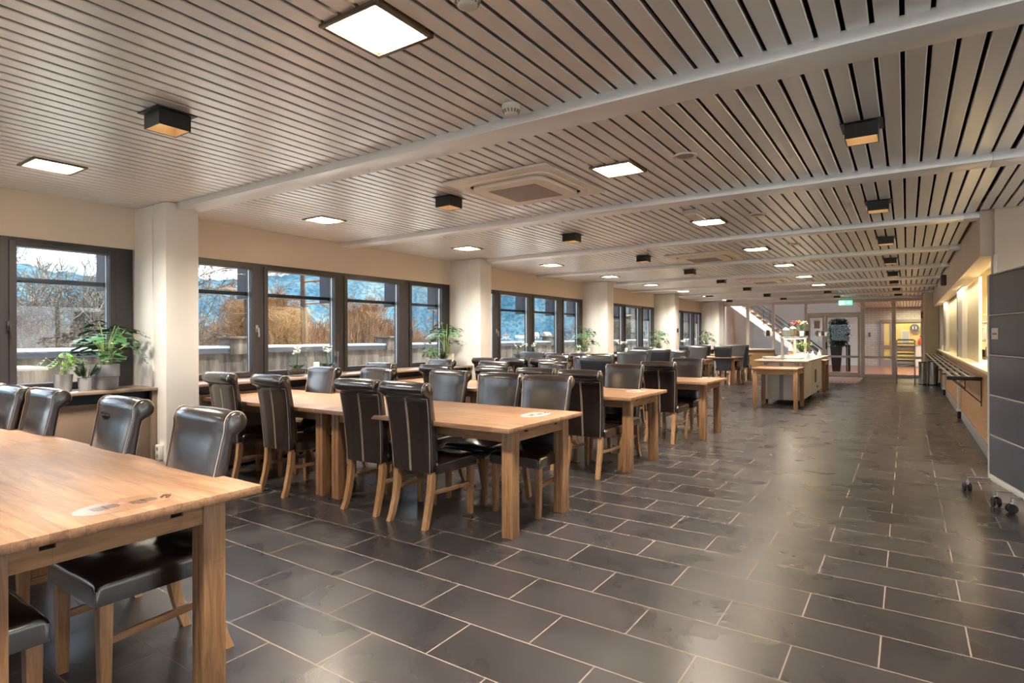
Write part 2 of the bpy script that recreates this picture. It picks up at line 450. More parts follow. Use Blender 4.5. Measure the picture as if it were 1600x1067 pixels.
# unseen back and side walls; their windows are added to brighten the ceiling
def window_wall(name, along, lo, hi, c0, c1, no):
    mb = MB(); fr = MB(); gl = MB()
    def bx(m_, a, b, z0, z1, d0=c0, d1=c1):
        m_.box(a, b, d0, d1, z0, z1) if along == 'x' else m_.box(d0, d1, a, b, z0, z1)
    bx(mb, lo, hi, 0, .9); bx(mb, lo, hi, 2.3, 2.9)
    n = 4; w = (hi-lo)/n
    cm = (c0+c1)/2
    for k in range(n):
        a = lo+k*w; bx(mb, a, a+.25, .9, 2.3); p0, p1 = a+.25, a+w
        for q in (p0, (p0+p1)/2-.04, p1-.08): bx(fr, q, q+.08, .9, 2.3, cm-.04, cm+.04)
        bx(fr, p0, p1, .9, .98, cm-.04, cm+.04); bx(fr, p0, p1, 2.22, 2.3, cm-.04, cm+.04)
        bx(gl, p0, p1, .98, 2.22, cm-.003, cm+.003)
    struct(mb.build(name, M['wall'], smooth=0))
    w_ = bpy.data.objects.new('window_%d' % no, None); COL.objects.link(w_); w_['kind'] = 'structure'
    fr.build('frame', M['frame'], w_, smooth=0); gl.build('pane', M['glass'], w_, smooth=0)
window_wall('wall_back', 'x', -6.5, 6.3, -4.4, -4.2, 41)
window_wall('wall_side', 'y', -4.2, 7.6, 6.1, 6.3, 42)
# pier wall at the end of the serving line and the hatch fascia
struct(MB().box(.735, 6.1, 7.60, 7.76, 0, 2.9).build('wall_right', M['wall'], bevel=.003))
struct(MB().box(.722, .752, 7.585, 7.775, .10, 2.19).build('trim_1', M['white'], bevel=.003))
struct(MB().box(.70, .745, 7.575, 7.90, 0, .10).build('baseboard_pier', M['plinth'], bevel=.002))
struct(MB().box(.626, .82, 7.69, 20.6, 2.19, 2.9).build('lintel', M['wall'], bevel=.003))
struct(MB().box(.43, 1.6, 20.6, 22.95, 0, 2.9).build('wall_end', M['cream']))
# kitchen behind the hatch
struct(MB().box(.8, 4.6, 7.76, 20.6, -.08, 0).build('floor_kitchen', M['plinth']))
struct(MB().box(4.5, 4.7, 7.7, 20.6, 0, 2.9).build('wall_kitchen', M['cream']))
struct(MB().box(1.78, 1.86, 8.0, 14.5, 0, 2.62).build('wall_kitchen_inner', M['cream']))
struct(MB().box(.88, 1.78, 14.4, 14.5, 0, 2.62).build('wall_kitchen_cross', M['cream']))
struct(MB().box(.82, 4.6, 7.8, 20.6, 2.62, 2.70).build('ceiling_kitchen', M['white']))
struct(MB().box(1.6, 4.7, 20.6, 20.8, 0, 2.9).build('wall_kitchen_end', M['cream']))
for i, (ya, yb) in enumerate(((12.25,13.35),(17.15,18.05),(19.9,20.6))):
    struct(MB().box(.76, .86, ya, yb, .95, 2.19).build('trim_%d' % (i+2), M['white'], bevel=.004))
    struct(MB().box(.748, .77, yb-.16, yb-.06, .95, 2.19).build('trim_%d' % (i+6), M['greyprofile'], bevel=.003))
# ------------------------------------------------------------------ chairs
def hw_roll(z): return .203 + .030*max(0, min(1, (z-.39)/.6))
def hw_flat(z): return .188 + .068*max(0, min(1, (z-.39)/.7))
def back_profile(kind):
    """side outline of the back, (y, z), counter-clockwise, and the index where the front ends"""
    if kind == 'roll':
        front = [(-.165,.395),(-.165,.47),(-.176,.58),(-.196,.70),(-.218,.81),(-.240,.91),(-.252,.965)]
        c = (-.305,1.0); arc = [(c[0]+.052*math.cos(math.radians(a)), c[1]+.050*math.sin(math.radians(a))) for a in range(0, 261, 20)]
        back = [(-.296,.938),(-.288,.90),(-.270,.78),(-.256,.64),(-.246,.50),(-.240,.395)]
    else:
        front = [(-.165,.395),(-.165,.47),(-.174,.60),(-.192,.76),(-.215,.92),(-.236,1.04)]
        c = (-.266,1.068); arc = [(c[0]+.032*math.cos(math.radians(a)), c[1]+.032*math.sin(math.radians(a))) for a in range(10, 181, 25)]
        back = [(-.292,1.02),(-.272,.90),(-.256,.74),(-.246,.56),(-.240,.395)]
    return front, arc, back
def shell(prof, hw, inset=.012, crown=.0):
    """closed shell across x from a side outline, softened at the side edges"""
    mb = MB(); n = len(prof)
    cy = sum(p[0] for p in prof)/n
    stations = [(-1, .018, 1), (-1, .005, .6), (-1, 0, 0), (-.5, None, 0), (0, None, 0), (.5, None, 0), (1, 0, 0), (1, .005, .6), (1, .018, 1)]
    # side rounding: outermost ring is pulled towards the outline's inside
    rows = []
    P = [Vector((0, p[0], p[1])) for p in prof]
    nrm = []
    for i in range(n):
        t = (P[(i+1) % n]-P[i-1]).normalized(); nrm.append(Vector((0, t.z, -t.y)))
    for (sx, ins, k) in [(-1,0,.012),(-1,.004,.004),(-1,.013,0),(-.5,.0,-crown),(0,.0,-crown*1.3),(.5,.0,-crown),(1,.013,0),(1,.004,.004),(1,0,.012)]:
        row = []
        for i in range(n):
            w = hw(prof[i][1])
            x = sx*w if abs(sx) < 1 else sx*(w-ins)
            q = P[i] - nrm[i]*k
            row.append((x, q.y, q.z))
        rows.append(row)
    vs = [p for r in rows for p in r]; fs = []
    for a in range(len(rows)-1):
        for i in range(n):
            j = (i+1) % n
            fs.append((a*n+i, a*n+j, (a+1)*n+j, (a+1)*n+i))
    fs.append(tuple(range(n))); fs.append(tuple(range(len(rows)*n-1, (len(rows)-1)*n-1, -1)))
    return mb.add(vs, fs)
def cushion(mb, hx, y0, y1, z0, z1, r, crown, seed):
    rr = random.Random(seed)
    ph = [rr.uniform(0, 6) for _ in range(4)]
    def axis(a, b):
        pts = [0, .08, .25, .55, 1.0]
        ins = [a + r*p for p in pts]
        m = 7
        ins += [a+r + (b-a-2*r)*i/m for i in range(1, m)]
        return ins + [b - r*p for p in reversed(pts)]
    xs = axis(-hx, hx); ys = axis(y0, y1); nx, ny = len(xs), len(ys)
    vs = []
    def drop(d):
        return 0 if d >= r else r - math.sqrt(max(0, r*r-(r-d)**2))
    for y in ys:
        for x in xs:
            d1 = min(x+hx, hx-x); d2 = min(y-y0, y1-y)
            u = x/hx; v = (2*y-y0-y1)/(y1-y0)
            z = z1 + crown*(1-u*u)*(1-v*v) - min(r, drop(d1)+drop(d2))
            wr = (1-u**4)*(1-v**4)
            z += wr*.005*(math.sin(u*5+v*3+ph[0]) + .6*math.sin(v*9-u*4+ph[1]) + .5*math.sin(u*13+ph[2]))
            vs.append((x, y, z))
    fs = []
    for j in range(ny-1):
        for i in range(nx-1):
            fs.append((j*nx+i, j*nx+i+1, (j+1)*nx+i+1, (j+1)*nx+i))
    # skirt
    loop = [i for i in range(nx)] + [j*nx+nx-1 for j in range(1, ny)] + [(ny-1)*nx+i for i in range(nx-2, -1, -1)] + [j*nx for j in range(ny-2, 0, -1)]
    b = len(vs)
    for k in loop:
        vs.append((vs[k][0]*1.004, vs[k][1], z0))
    m = len(loop)
    for k in range(m):
        k2 = (k+1) % m
        fs.append((loop[k2], loop[k], b+k, b+k2))
    fs.append(tuple(b+k for k in range(m-1, -1, -1)))
    return mb.add(vs, fs)
def make_chair(kind, label):
    t = thing('dining_chair', label, 'chair')
    lm = M['leather'] if kind == 'roll' else M['navy']
    hw = hw_roll if kind == 'roll' else hw_flat
    front, arc, back = back_profile(kind)
    prof = front + arc + back
    bk = shell(prof, hw, crown=.006).build('backrest', lm, t, smooth=50)
    # seams
    mb = MB()
    off = .0015
    if kind == 'roll':
        for dx in (-.006, .006):
            mb.tube([(dx, p[0]-.0085, p[1]) for p in back], .0024, 5)
        e = [(p[0], p[1]) for p in back]
        for sx in (-1, 1):
            mb.tube([(sx*(hw(p[1])-.016), p[0]-off, p[1]) for p in back], .0020, 5)
            fr = front[1:] + arc
            mb.tube([(sx*(hw(p[1])-.014), p[0]+(off if i < len(front) else 0)*1, p[1]+(off if i >= len(front) else 0)) for i, p in enumerate(fr[:-3])], .0021, 5)
        mb.tube([(-hw(.94)+.016, back[0][0]-off, .936), (hw(.94)-.016, back[0][0]-off, .936)], .0018, 5)
    else:
        for dx in (-.003, .003):
            mb.tube([(dx, p[0]-.0085, p[1]) for p in back[2:]], .0014, 5)
        mb.tube([(-hw(.80)+.02, back[1][0]+.006-off, .80), (hw(.80)-.02, back[1][0]+.006-off, .80)], .001, 5)
    mb.build('stitching', M['thread'] if kind == 'roll' else M['navy'], bk, smooth=0)
    sb = cushion(MB(), .225, -.20, .245, .385, .474, .030, .026, 3).build('seat', lm, t, smooth=50)
    for sx in (-1, 1):
        mb = MB(); mb.tube([(sx*.209,.228,.462),(sx*.215,.10,.466),(sx*.215,-.16,.466)], .0028, 5)
        mb.build('seat_piping', lm, sb)
    for sx in (-1, 1):
        mb = MB(); x = sx*.195; y = .205
        mb.hexa([(x-.018,y-.018,0),(x+.018,y-.018,0),(x+.018,y+.018,0),(x-.018,y+.018,0)],
                [(x-.024,y-.024,.39),(x+.024,y-.024,.39),(x+.024,y+.024,.39),(x-.024,y+.024,.39)])
        mb.build('leg', M['ash_z'], t, bevel=.003)
        pts = [(sx*.182,-.288,0),(sx*.176,-.262,.07),(sx*.174,-.236,.17),(sx*.175,-.216,.28),(sx*.177,-.207,.40)]
        mb = MB(); prev = None
        for i, p in enumerate(pts):
            w = .019 + .004*i/4
            ring = [(p[0]-w,p[1]-w,p[2]),(p[0]+w,p[1]-w,p[2]),(p[0]+w,p[1]+w,p[2]),(p[0]-w,p[1]+w,p[2])]
            mb.v.extend(ring)
            if i:
                a = (i-1)*4
                for k in range(4):
                    k2 = (k+1) % 4; mb.f.append((a+k, a+k2, a+4+k2, a+4+k))
        mb.f.append((3,2,1,0)); mb.f.append((16,17,18,19))
        mb.build('leg', M['ash_z'], t, smooth=50)
        MB().bar((sx*.178,-.222,.245),(sx*.193,.20,.235), .018, .030).build('stretcher', M['oak_y'], t, bevel=.002)
    return t

roll0 = make_chair('roll', 'x'); navy0 = make_chair('flat', 'x')
used = {'roll': False, 'flat': False}
def put_chair(kind, x, y, rz, label, group, sc=1.0):
    src = roll0 if kind == 'roll' else navy0
    if not used[kind]:
        used[kind] = True
        src.location = (x, y, 0); src.rotation_euler = (0, 0, rz); src.scale = (sc, sc, sc); src['label'] = label; src['group'] = group
        return src
    return dup(src, (x, y, 0), rz, label, group, sc)
# row, side, kind, x from the aisle inwards (x, y); near = back turned to the camera
ROWS = {
 (1,'near'): [('roll',-2.565,.505)],
 (1,'far'):  [('roll',-2.70,1.17),('roll',-3.60,1.19),('roll',-4.64,1.17),('roll',-5.13,1.13),('roll',-5.72,1.16)],
 (2,'near'): [('roll',-3.035,3.415),('roll',-3.585,3.44),('roll',-4.63,3.375),('roll',-5.37,3.34)],
 (2,'far'):  [('roll',-2.52,3.99),('roll',-3.065,4.06),('roll',-3.71,4.12),('roll',-4.61,4.02),('roll',-5.32,3.89)],
 (3,'near'): [('roll',-2.66,5.45),('roll',-3.22,5.53),('roll',-3.80,5.57),('roll',-4.61,5.53),('roll',-5.56,5.56)],
 (3,'far'):  [('roll',-2.745,6.14),('roll',-3.81,6.33),('roll',-4.57,6.05),('roll',-5.60,6.18)],
 (4,'near'): [('roll',-2.67,7.66),('flat',-3.60,7.72),('roll',-4.52,7.86),('roll',-4.96,7.70),('roll',-5.49,7.68)],
 (4,'far'):  [('roll',-2.69,8.37),('flat',-3.66,8.62),('roll',-4.38,8.42),('roll',-5.12,8.74),('flat',-5.62,8.72)],
 (5,'near'): [('roll',-4.74,10.38),('roll',-5.21,10.38),('roll',-5.76,10.29)],
 (5,'far'):  [('flat',-4.47,10.92)],
 (6,'near'): [('flat',-4.44,12.55)],
 (6,'far'):  [('roll',-4.37,13.12)],
 (7,'near'): [('flat',-5.72,14.85)],
 (7,'far'):  [('flat',-4.62,15.45)],
 (8,'near'): [('flat',-4.34,17.42),('flat',-5.33,17.40)],
 (8,'far'):  [('flat',-4.22,17.95)],
 (9,'near'): [('flat',-4.31,19.42),('flat',-5.47,19.42)],
}
jit = random.Random(3)
for (row, side), lst in ROWS.items():
    for i, (kind, x, y) in enumerate(lst):
        look = 'brown roll-back chair' if kind == 'roll' else 'navy flat-topped chair'
        if len(lst) == 1:
            pos = 'alone'
        else:
            pos = ('nearest the aisle' if i == 0 else ORD[i+1] + ' from the aisle')
        lab = '%s %s, %s side of the %s table row' % (look, pos, side, ORD[row])
        rz = (0 if side == 'near' else PI) + jit.uniform(-.03, .03)
        if (row, side, i) == (1,'far',1): lab = 'brown roll-back chair with a scuffed back, second from the aisle, first table row'
        ch_ = put_chair(kind, x, y, rz, lab, 'chairs along the %s side of the %s table row' % (side, ORD[row]), 1.02 if (row, side, i) == (4,'far',1) else 1.0)
        if (row, side, i) == (1,'far',1): scuffed = ch_

mb = MB(); r_ = random.Random(4)
def fy(z): return -.218 - (z-.81)*.22 + .0075
def stroke(pts): mb.tube([(x, fy(z), z) for x, z in pts], .0022, 5)
stroke([(.150,.962),(.125,.966),(.100,.960),(.070,.963),(.045,.955),(.030,.944)]); stroke([(.140,.957),(.115,.960),(.095,.955)])
for k in range(7): x = .125-.013*k; stroke([(x,.946+.003*(k%2)),(x-.006,.938-.004*(k%3)),(x-.011,.945)])
mb.build('scuff_mark', M['void'], scuffed)
# ------------------------------------------------------------------ tables
TZ = .775
def make_table(lx, wy, label, leg=.088, insx=.06, insy=.12, top=.034, name='dining_table'):
    """corner origin: right-hand near corner of the top stands at (0, 0); the top runs to -lx and +wy"""
    t = thing(name, label, 'table')
    MB().box(-lx, 0, 0, wy, TZ-top, TZ).build('tabletop', M['oak_top'], t, bevel=.003)
    za, zb = TZ-top-.085, TZ-top-.001
    xs = (-insx-leg, -lx+insx); ys = (insy, wy-insy-leg)
    for ix, x in enumerate(xs):
        for y in ys:
            mb = MB(); h = leg/2
            mb.box(x, x+h-.002, y, y+leg, 0, zb); mb.box(x+h+.002, x+leg, y, y+leg, 0, zb); mb.box(x+h-.003, x+h+.003, y+.004, y+leg-.004, 0, zb)
            mb.build('leg', M['oak_z'], t, bevel=.003)
    # aprons, the end ones with two slots for the leaf runners
    for y in (insy+.008, wy-insy-.033):
        MB().box(-lx+insx+leg, -insx-leg, y, y+.025, za, zb).build('apron', M['oak_x'], t, bevel=.002)
    for x in (-insx-.033, -lx+insx+.008):
        mb = MB(); a, b = insy+leg, wy-insy-leg; q = (b-a)
        c1, c2 = a+.13*q, a+.80*q; w = .045
        mb.box(x, x+.025, a, c1, za, zb); mb.box(x, x+.025, c1+w, c2, za, zb); mb.box(x, x+.025, c2+w, b, za, zb)
        mb.box(x, x+.025, c1, c1+w, za, zb-.032); mb.box(x, x+.025, c2, c2+w, za, zb-.032)
        ap = mb.build('apron', M['oak_y'], t, smooth=0)
        for c in (c1, c2):
            mb = MB(); mb.box(x+.002, x+.014, c+.001, c+w-.001, zb-.031, zb-.001)
            mb.build('runner_slot', M['void'], ap, smooth=0)
    return t
def sticker_part(t, x, y, faded=False):
    """the oval notice stuck to the table: two hands and a heart"""
    mb = MB(); n = 40
    mb.prism([(x+.092*math.cos(2*PI*i/n), y+.165*math.sin(2*PI*i/n)) for i in range(n)], 'z', TZ+.0002, TZ+.0008)
    s = mb.build('sticker', M['sticker_old'] if faded else M['sticker'], t, smooth=0)
    def hand(cx, cy, sg):
        mb = MB()
        mb.prism([(cx-.022,cy-.02),(cx+.022,cy-.02),(cx+.025,cy+.025),(cx-.025,cy+.025)], 'z', TZ+.0009, TZ+.0013)
        for k in range(4):
            fx = cx-.02+.0135*k
            mb.prism([(fx-.0045,cy+sg*.02),(fx+.0045,cy+sg*.02),(fx+.0055,cy+sg*(.06+.008*(k in (1,2)))),(fx-.0035,cy+sg*(.06+.008*(k in (1,2))))], 'z', TZ+.0009, TZ+.0013)
        mb.prism([(cx+.02,cy-.01),(cx+.03,cy-.012),(cx+.043,cy+sg*.022),(cx+.036,cy+sg*.026)], 'z', TZ+.0009, TZ+.0013)
        return mb
    g = M['sticker_mark_old'] if faded else M['sticker_mark']
    hand(x-.012, y-.085, 1).build('hand_print', g, s, smooth=0)
    hand(x+.005, y+.035, 1).build('hand_print', g, s, smooth=0)
    mb = MB(); hp = []
    for i in range(24):
        a = 2*PI*i/24
        hp.append((x-.015+.0016*16*math.sin(a)**3*.8, y-.008+.0013*(13*math.cos(a)-5*math.cos(2*a)-2*math.cos(3*a)-math.cos(4*a))))
    mb.prism(hp, 'z', TZ+.0009, TZ+.0013); mb.build('heart', M['sticker_heart'], s, smooth=0)
    mb = MB()
    mb.tube([(x+.02,y+.115,TZ+.001),(x+.0,y+.13,TZ+.001),(x+.02,y+.145,TZ+.001),(x+.04,y+.125,TZ+.001)], .006, 5)
    mb.build('swirl', g, s)
M['sticker'] = simple('sticker_film', srgb(214,200,186), .25)
M['sticker_old'] = simple('sticker_film_worn', srgb(150,112,82), .24)
M['sticker_mark'] = simple('sticker_grey_print', srgb(120,110,108), .3)
M['sticker_mark_old'] = simple('sticker_grey_print_worn', srgb(104,80,64), .26)
M['sticker_heart'] = simple('sticker_red_print', srgb(170,112,96), .3)
TAB = [ # right end x, near y, width, right length, left length
 (-2.20, .41, 1.01, 2.06, 1.95), (-2.16, 3.17, 1.04, 1.985, 1.97), (-2.25, 5.43, 1.04, 1.95, 1.95), (-2.16, 7.75, 1.04, 1.95, 1.58),
 (-4.12, 10.07, 1.04, 2.0, 0), (-4.10, 12.36, 1.04, 1.58, 0), (-4.22, 14.66, 1.04, 2.0, 0), (-4.00, 17.13, 1.04, 1.68, 0), (-4.18, 19.17, 1.04, 2.0, 0)]
for i, (x, y, w, l1, l2) in enumerate(TAB):
    lab = 'oak dining table of the %s row, %s' % (ORD[i+1], 'its end at the aisle' if l2 else 'standing by the windows')
    t = make_table(l1, w, lab); t.location = (x, y, 0); t['group'] = 'oak dining tables'
    if i < 4: sticker_part(t, -.23 if i else -.16, .70 if i else .57, faded=(i == 0))
    if l2:
        t = make_table(l2, w, 'oak dining table of the %s row, its far end by the windows' % ORD[i+1]); t.location = (x-l1-.004, y, 0); t['group'] = 'oak dining tables'
t = make_table(.80, .86, 'small oak side table in front of the salad bar cart', leg=.07, insx=.012, insy=.012, name='side_table'); t.location = (-1.655, 11.83, 0)
t = make_table(.80, .84, 'small oak side table behind the far end of the salad bar cart', leg=.07, insx=.012, insy=.012, name='side_table'); t.location = (-1.65, 16.16, 0)
# ------------------------------------------------------------------ ceiling fittings
M['lamp_frame'] = simple('lamp_frame_bronze', srgb(96,80,62), .4, metal=.4)
M['louvre'] = simple('lamp_louvre_cream', srgb(238,226,190), .25)
M['glow'] = emit('lamp_glow', (1.0,.88,.66,1), 1.1)
M['boxin'] = simple('box_lamp_lining', srgb(226,198,156), .3, metal=.2)
M['bulb'] = emit('box_lamp_bulb', (1.0,.82,.56,1), .55)
def louvre_lamp(label):
    t = thing('ceiling_light', label, 'ceiling light')
    h = .165; mb = MB()
    for a,b,c,d in ((-h,h,-h,-h+.02),(-h,h,h-.02,h),(-h,-h+.02,-h+.02,h-.02),(h-.02,h,-h+.02,h-.02)):
        mb.box(a,b,c,d,-.012,.022)
    mb.build('frame', M['lamp_frame'], t, bevel=.002)
    mb = MB(); g = h-.02
    for a,b,c,d in ((-g,g,-g,-g+.003),(-g,g,g-.003,g),(-g,-g+.003,-g,g),(g-.003,g,-g,g)): mb.box(a,b,c,d,.0,.115)
    mb.box(-g-.003,g+.003,-g-.003,g+.003,.112,.118)
    mb.build('housing', M['louvre'], t, smooth=0)
    mb = MB()
    for r in (.115,.078,.040):
        w = .003
        for a,b,c,d in ((-r,r,-r,-r+w),(-r,r,r-w,r),(-r,-r+w,-r,r),(r-w,r,-r,r)): mb.box(a,b,c,d,.002,.018)
    mb.bar((-g,-g,.010),(g,g,.010),.003,.016); mb.bar((-g,g,.010),(g,-g,.010),.003,.016)
    mb.build('louvre', M['louvre'], t, smooth=0)
    MB().box(-g,g,-g,g,.044,.050).build('diffuser', M['glow'], t, smooth=0)
    return t
l0 = louvre_lamp('x')
nr = nl = 0
for i, (x, y) in enumerate(LOUV):
    if x > 0: lab = 'added square louvred fill light over the unseen part of the hall beside the camera'; dup(l0, (x, y, ZC), 0, lab, 'added unseen ceiling lights beside the camera'); continue
    if y < 0: lab = 'added unseen louvred fill light behind the camera'; dup(l0, (x, y, ZC), 0, lab, 'added unseen ceiling lights behind the camera'); continue
    if x > -3: nr += 1; k, side = nr, 'the line over the middle of the hall'
    else: nl += 1; k, side = nl, 'the line along the windows'
    lab = 'square louvred ceiling light, %s in %s' % ('nearest' if k == 1 else ORD[k], side)
    if (x, y) == (-1.815, 1.70): l0.location = (x, y, ZC); l0['label'] = lab; l0['group'] = 'louvred ceiling lights'
    else: dup(l0, (x, y, ZC), 0, lab, 'louvred ceiling lights')
def box_lamp(label):
    t = thing('ceiling_spot', label, 'ceiling light')
    h = .086; mb = MB(); w = .004
    for a,b,c,d in ((-h,h,-h,-h+w),(-h,h,h-w,h),(-h,-h+w,-h+w,h-w),(h-w,h,-h+w,h-w)): mb.box(a,b,c,d,-.092,-.001)
    mb.build('housing', M['black'], t, smooth=0)
    MB().box(-.11,.11,-.11,.11,-.006,-.001).build('mounting_plate', M['black'], t, bevel=.001, smooth=0)
    mb = MB(); g = h-w
    for a,b,c,d in ((-g,g,-g,-g+.002),(-g,g,g-.002,g),(-g,-g+.002,-g,g),(g-.002,g,-g,g)): mb.box(a,b,c,d,-.090,-.012)
    mb.build('lining', M['boxin'], t, smooth=0)
    MB().box(-g,g,-g,g,-.014,-.010).build('bulb_plate', M['bulb'], t, smooth=0)
    return t
b0 = box_lamp('x')
BOX = [(-3.485,1.67),(-3.47,4.12),(-3.46,6.47),(-3.46,8.87),(-3.44,11.2),(-3.44,13.5),(-3.45,16.1),(-3.50,19.0),(-3.35,20.9)]
BOXR = [(-.222,4.12),(-.222,6.56),(-.222,9.0),(-.222,11.47),(-.23,13.95),(-.24,16.0),(-.22,18.5),(-.21,20.9)]
BOXM = [(-1.83,18.5),(-1.80,20.8)]
BOXW = [(-4.95,18.0),(-5.12,21.15)]
first = True
for lst, side in ((BOX,'the line over the tables'),(BOXR,'the line along the serving hatch'),(BOXM,'the pair before the glass door'),(BOXW,'the pair by the last windows')):
    for i, (x, y) in enumerate(lst):
        lab = 'black box ceiling spot, %s in %s' % ('nearest' if i == 0 else ORD[i+1], side)
        if first: b0.location = (x, y, ZC); b0['label'] = lab; b0['group'] = 'black box ceiling spots'; first = False
        else: dup(b0, (x, y, ZC), 0, lab, 'black box ceiling spots')
M['acplastic'] = simple('ac_plastic', srgb(228,216,202), .4)
M['acgrille'] = simple('ac_grille', srgb(142,128,118), .5)
def rrect(hx, hy, r, n=6):
    p = []
    for cx, cy, a0 in ((hx-r,hy-r,0),(-hx+r,hy-r,90),(-hx+r,-hy+r,180),(hx-r,-hy+r,270)):
        for k in range(n+1):
            a = math.radians(a0+90*k/n); p.append((cx+r*math.cos(a), cy+r*math.sin(a)))
    return p
def ac_unit(label):
    t = thing('air_conditioner', label, 'air conditioner')
    MB().box(-.49,.49,-.51,.51,-.022,-.001).build('panel', M['acplastic'], t, bevel=.006)
    def ring(a, b, z0, z1, name, mat):
        pa, pb = rrect(*a), rrect(*b); n = len(pa)
        vs = [(x,y,z0) for x,y in pa]+[(x,y,z0) for x,y in pb]+[(x,y,z1) for x,y in pa]+[(x,y,z1) for x,y in pb]; fs = []
        for i in range(n):
            j = (i+1) % n
            fs += [(i,j,n+j,n+i),(2*n+j,2*n+i,3*n+i,3*n+j),(j,i,2*n+i,2*n+j),(n+i,n+j,3*n+j,3*n+i)]
        return MB().add(vs, fs).build(name, mat, t, smooth=30)
    ring((.37,.36,.10),(.345,.335,.09),-.024,-.020,'air_slot',M['void'])
    ring((.415,.405,.12),(.37,.36,.10),-.034,-.021,'rim',M['acplastic'])
    mb = MB(); mb.prism(rrect(.345,.335,.09), 'z', -.060, -.018); mb.build('cover', M['acplastic'], t, bevel=.008)
    MB().box(-.225,.225,-.225,.225,-.063,-.058).build('grille', M['acgrille'], t, smooth=0)
    return t
a0 = ac_unit('cream ceiling air conditioner, nearest one, between the first and second beam'); a0.location = (-2.665,4.17,ZC); a0['group'] = 'ceiling air conditioners'
dup(a0, (-2.67,9.47,ZC), 0, 'cream ceiling air conditioner, second one down the hall', 'ceiling air conditioners')
dup(a0, (-2.67,14.3,ZC), 0, 'cream ceiling air conditioner, farthest one towards the glass partition', 'ceiling air conditioners')
M['offwhite'] = simple('offwhite_plastic', srgb(214,204,192), .4)
def detector(label):
    t = thing('smoke_detector', label, 'smoke detector')
    MB().lathe([(0,0),(.052,0),(.052,-.018),(.048,-.024),(.046,-.03),(.036,-.052),(.026,-.058),(0,-.058)], n=24).build('body', M['offwhite'], t)
    mb = MB()
    for k in range(14):
        a = 2*PI*k/14
        mb.bar((.047*math.cos(a),.047*math.sin(a),-.031),(.039*math.cos(a),.039*math.sin(a),-.048),.008,.004)
    mb.build('vent_slots', M['acgrille'], t, smooth=0)
    return t
d0 = detector('white smoke detector beside the nearest ceiling beam'); d0.location = (-1.795,2.66,ZC-.001); d0['group'] = 'smoke detectors'
dup(d0, (-1.34,1.70,ZC-.001), 0, 'white smoke detector at the top edge, beside the nearest louvred light', 'smoke detectors')
def speaker(label):
    t = thing('ceiling_speaker', label, 'ceiling speaker')
    MB().lathe([(.055,-.004),(.075,-.012),(.082,-.010),(.085,0),(.05,0)], n=28).build('ring', M['offwhite'], t)
    MB().lathe([(0,-.006),(.056,-.006),(.056,-.001),(0,-.001)], n=24).build('grille', M['acgrille'], t)
    return t
s0 = speaker('round ceiling speaker, nearest, beside the second louvred light'); s0.location = (-1.29,4.10,ZC); s0['group'] = 'round ceiling speakers'
for y, w in ((6.5,'second'),(8.88,'third'),(11.1,'fourth')):
    dup(s0, (-1.29,y,ZC), 0, 'round ceiling speaker, %s down the middle of the hall' % w, 'round ceiling speakers')
def emergency(label):
    t = thing('ceiling_emergency_light', label, 'emergency light')
    MB().box(-.075,.075,-.20,.20,-.028,-.001).build('base', M['offwhite'], t, bevel=.006)
    MB().box(-.062,.062,-.185,.185,-.062,-.028).build('lens', simple('lens_plastic', srgb(216,208,200), .2), t, bevel=.012)
    return t
e0 = emergency('white emergency light beside the third louvred light'); e0.location = (-1.80,6.05,ZC); e0['group'] = 'emergency lights'
dup(e0, (-1.80,14.7,ZC), 0, 'white emergency light far down the hall beside the distant air conditioner', 'emergency lights')

# exit sign above the glass door
M['exitgreen'] = emit('exit_green', (.10,.62,.34,1), .75)
M['exitwhite'] = emit('exit_white', (.85,1.0,.90,1), 2.6)
t = thing('exit_sign', 'green lit exit sign hanging above the glass door', 'exit sign', (-1.66,21.9,2.37))
MB().box(-.20,.20,-.02,.02,0,.16).build('sign_box', M['exitgreen'], t, bevel=.003)
mb = MB(); yy = -.0225
def flat(poly): mb.prism(poly, 'y', yy, yy+.002)
flat([(.03,.095),(.10,.095),(.10,.125),(.165,.08),(.10,.035),(.10,.065),(.03,.065)])
mb.build('arrow', M['exitwhite'], t, smooth=0)
mb = MB()
flat([(-.17,.02),(-.105,.02),(-.105,.14),(-.17,.14)])
mb.build('door_mark', M['exitwhite'], t, smooth=0)
mb = MB()
mb.prism([(-.055+.014*math.cos(2*PI*i/12), .128+.014*math.sin(2*PI*i/12)) for i in range(12)], 'y', yy, yy+.002)
flat([(-.075,.11),(-.045,.115),(-.035,.07),(-.062,.062)]); flat([(-.06,.068),(-.04,.07),(-.01,.045),(-.02,.03)]); flat([(-.065,.07),(-.05,.06),(-.07,.022),(-.09,.03)])
flat([(-.045,.112),(-.04,.1),(-.012,.085),(-.015,.097)]); flat([(-.075,.108),(-.07,.096),(-.095,.08),(-.1,.09)])
mb.build('running_figure', M['exitwhite'], t, smooth=0)
for x in (-.12, .12):
    mb = MB(); mb.tube([(x,0,.16),(x,0,.275)], .005, 6); mb.build('hanger', M['offwhite'], t)

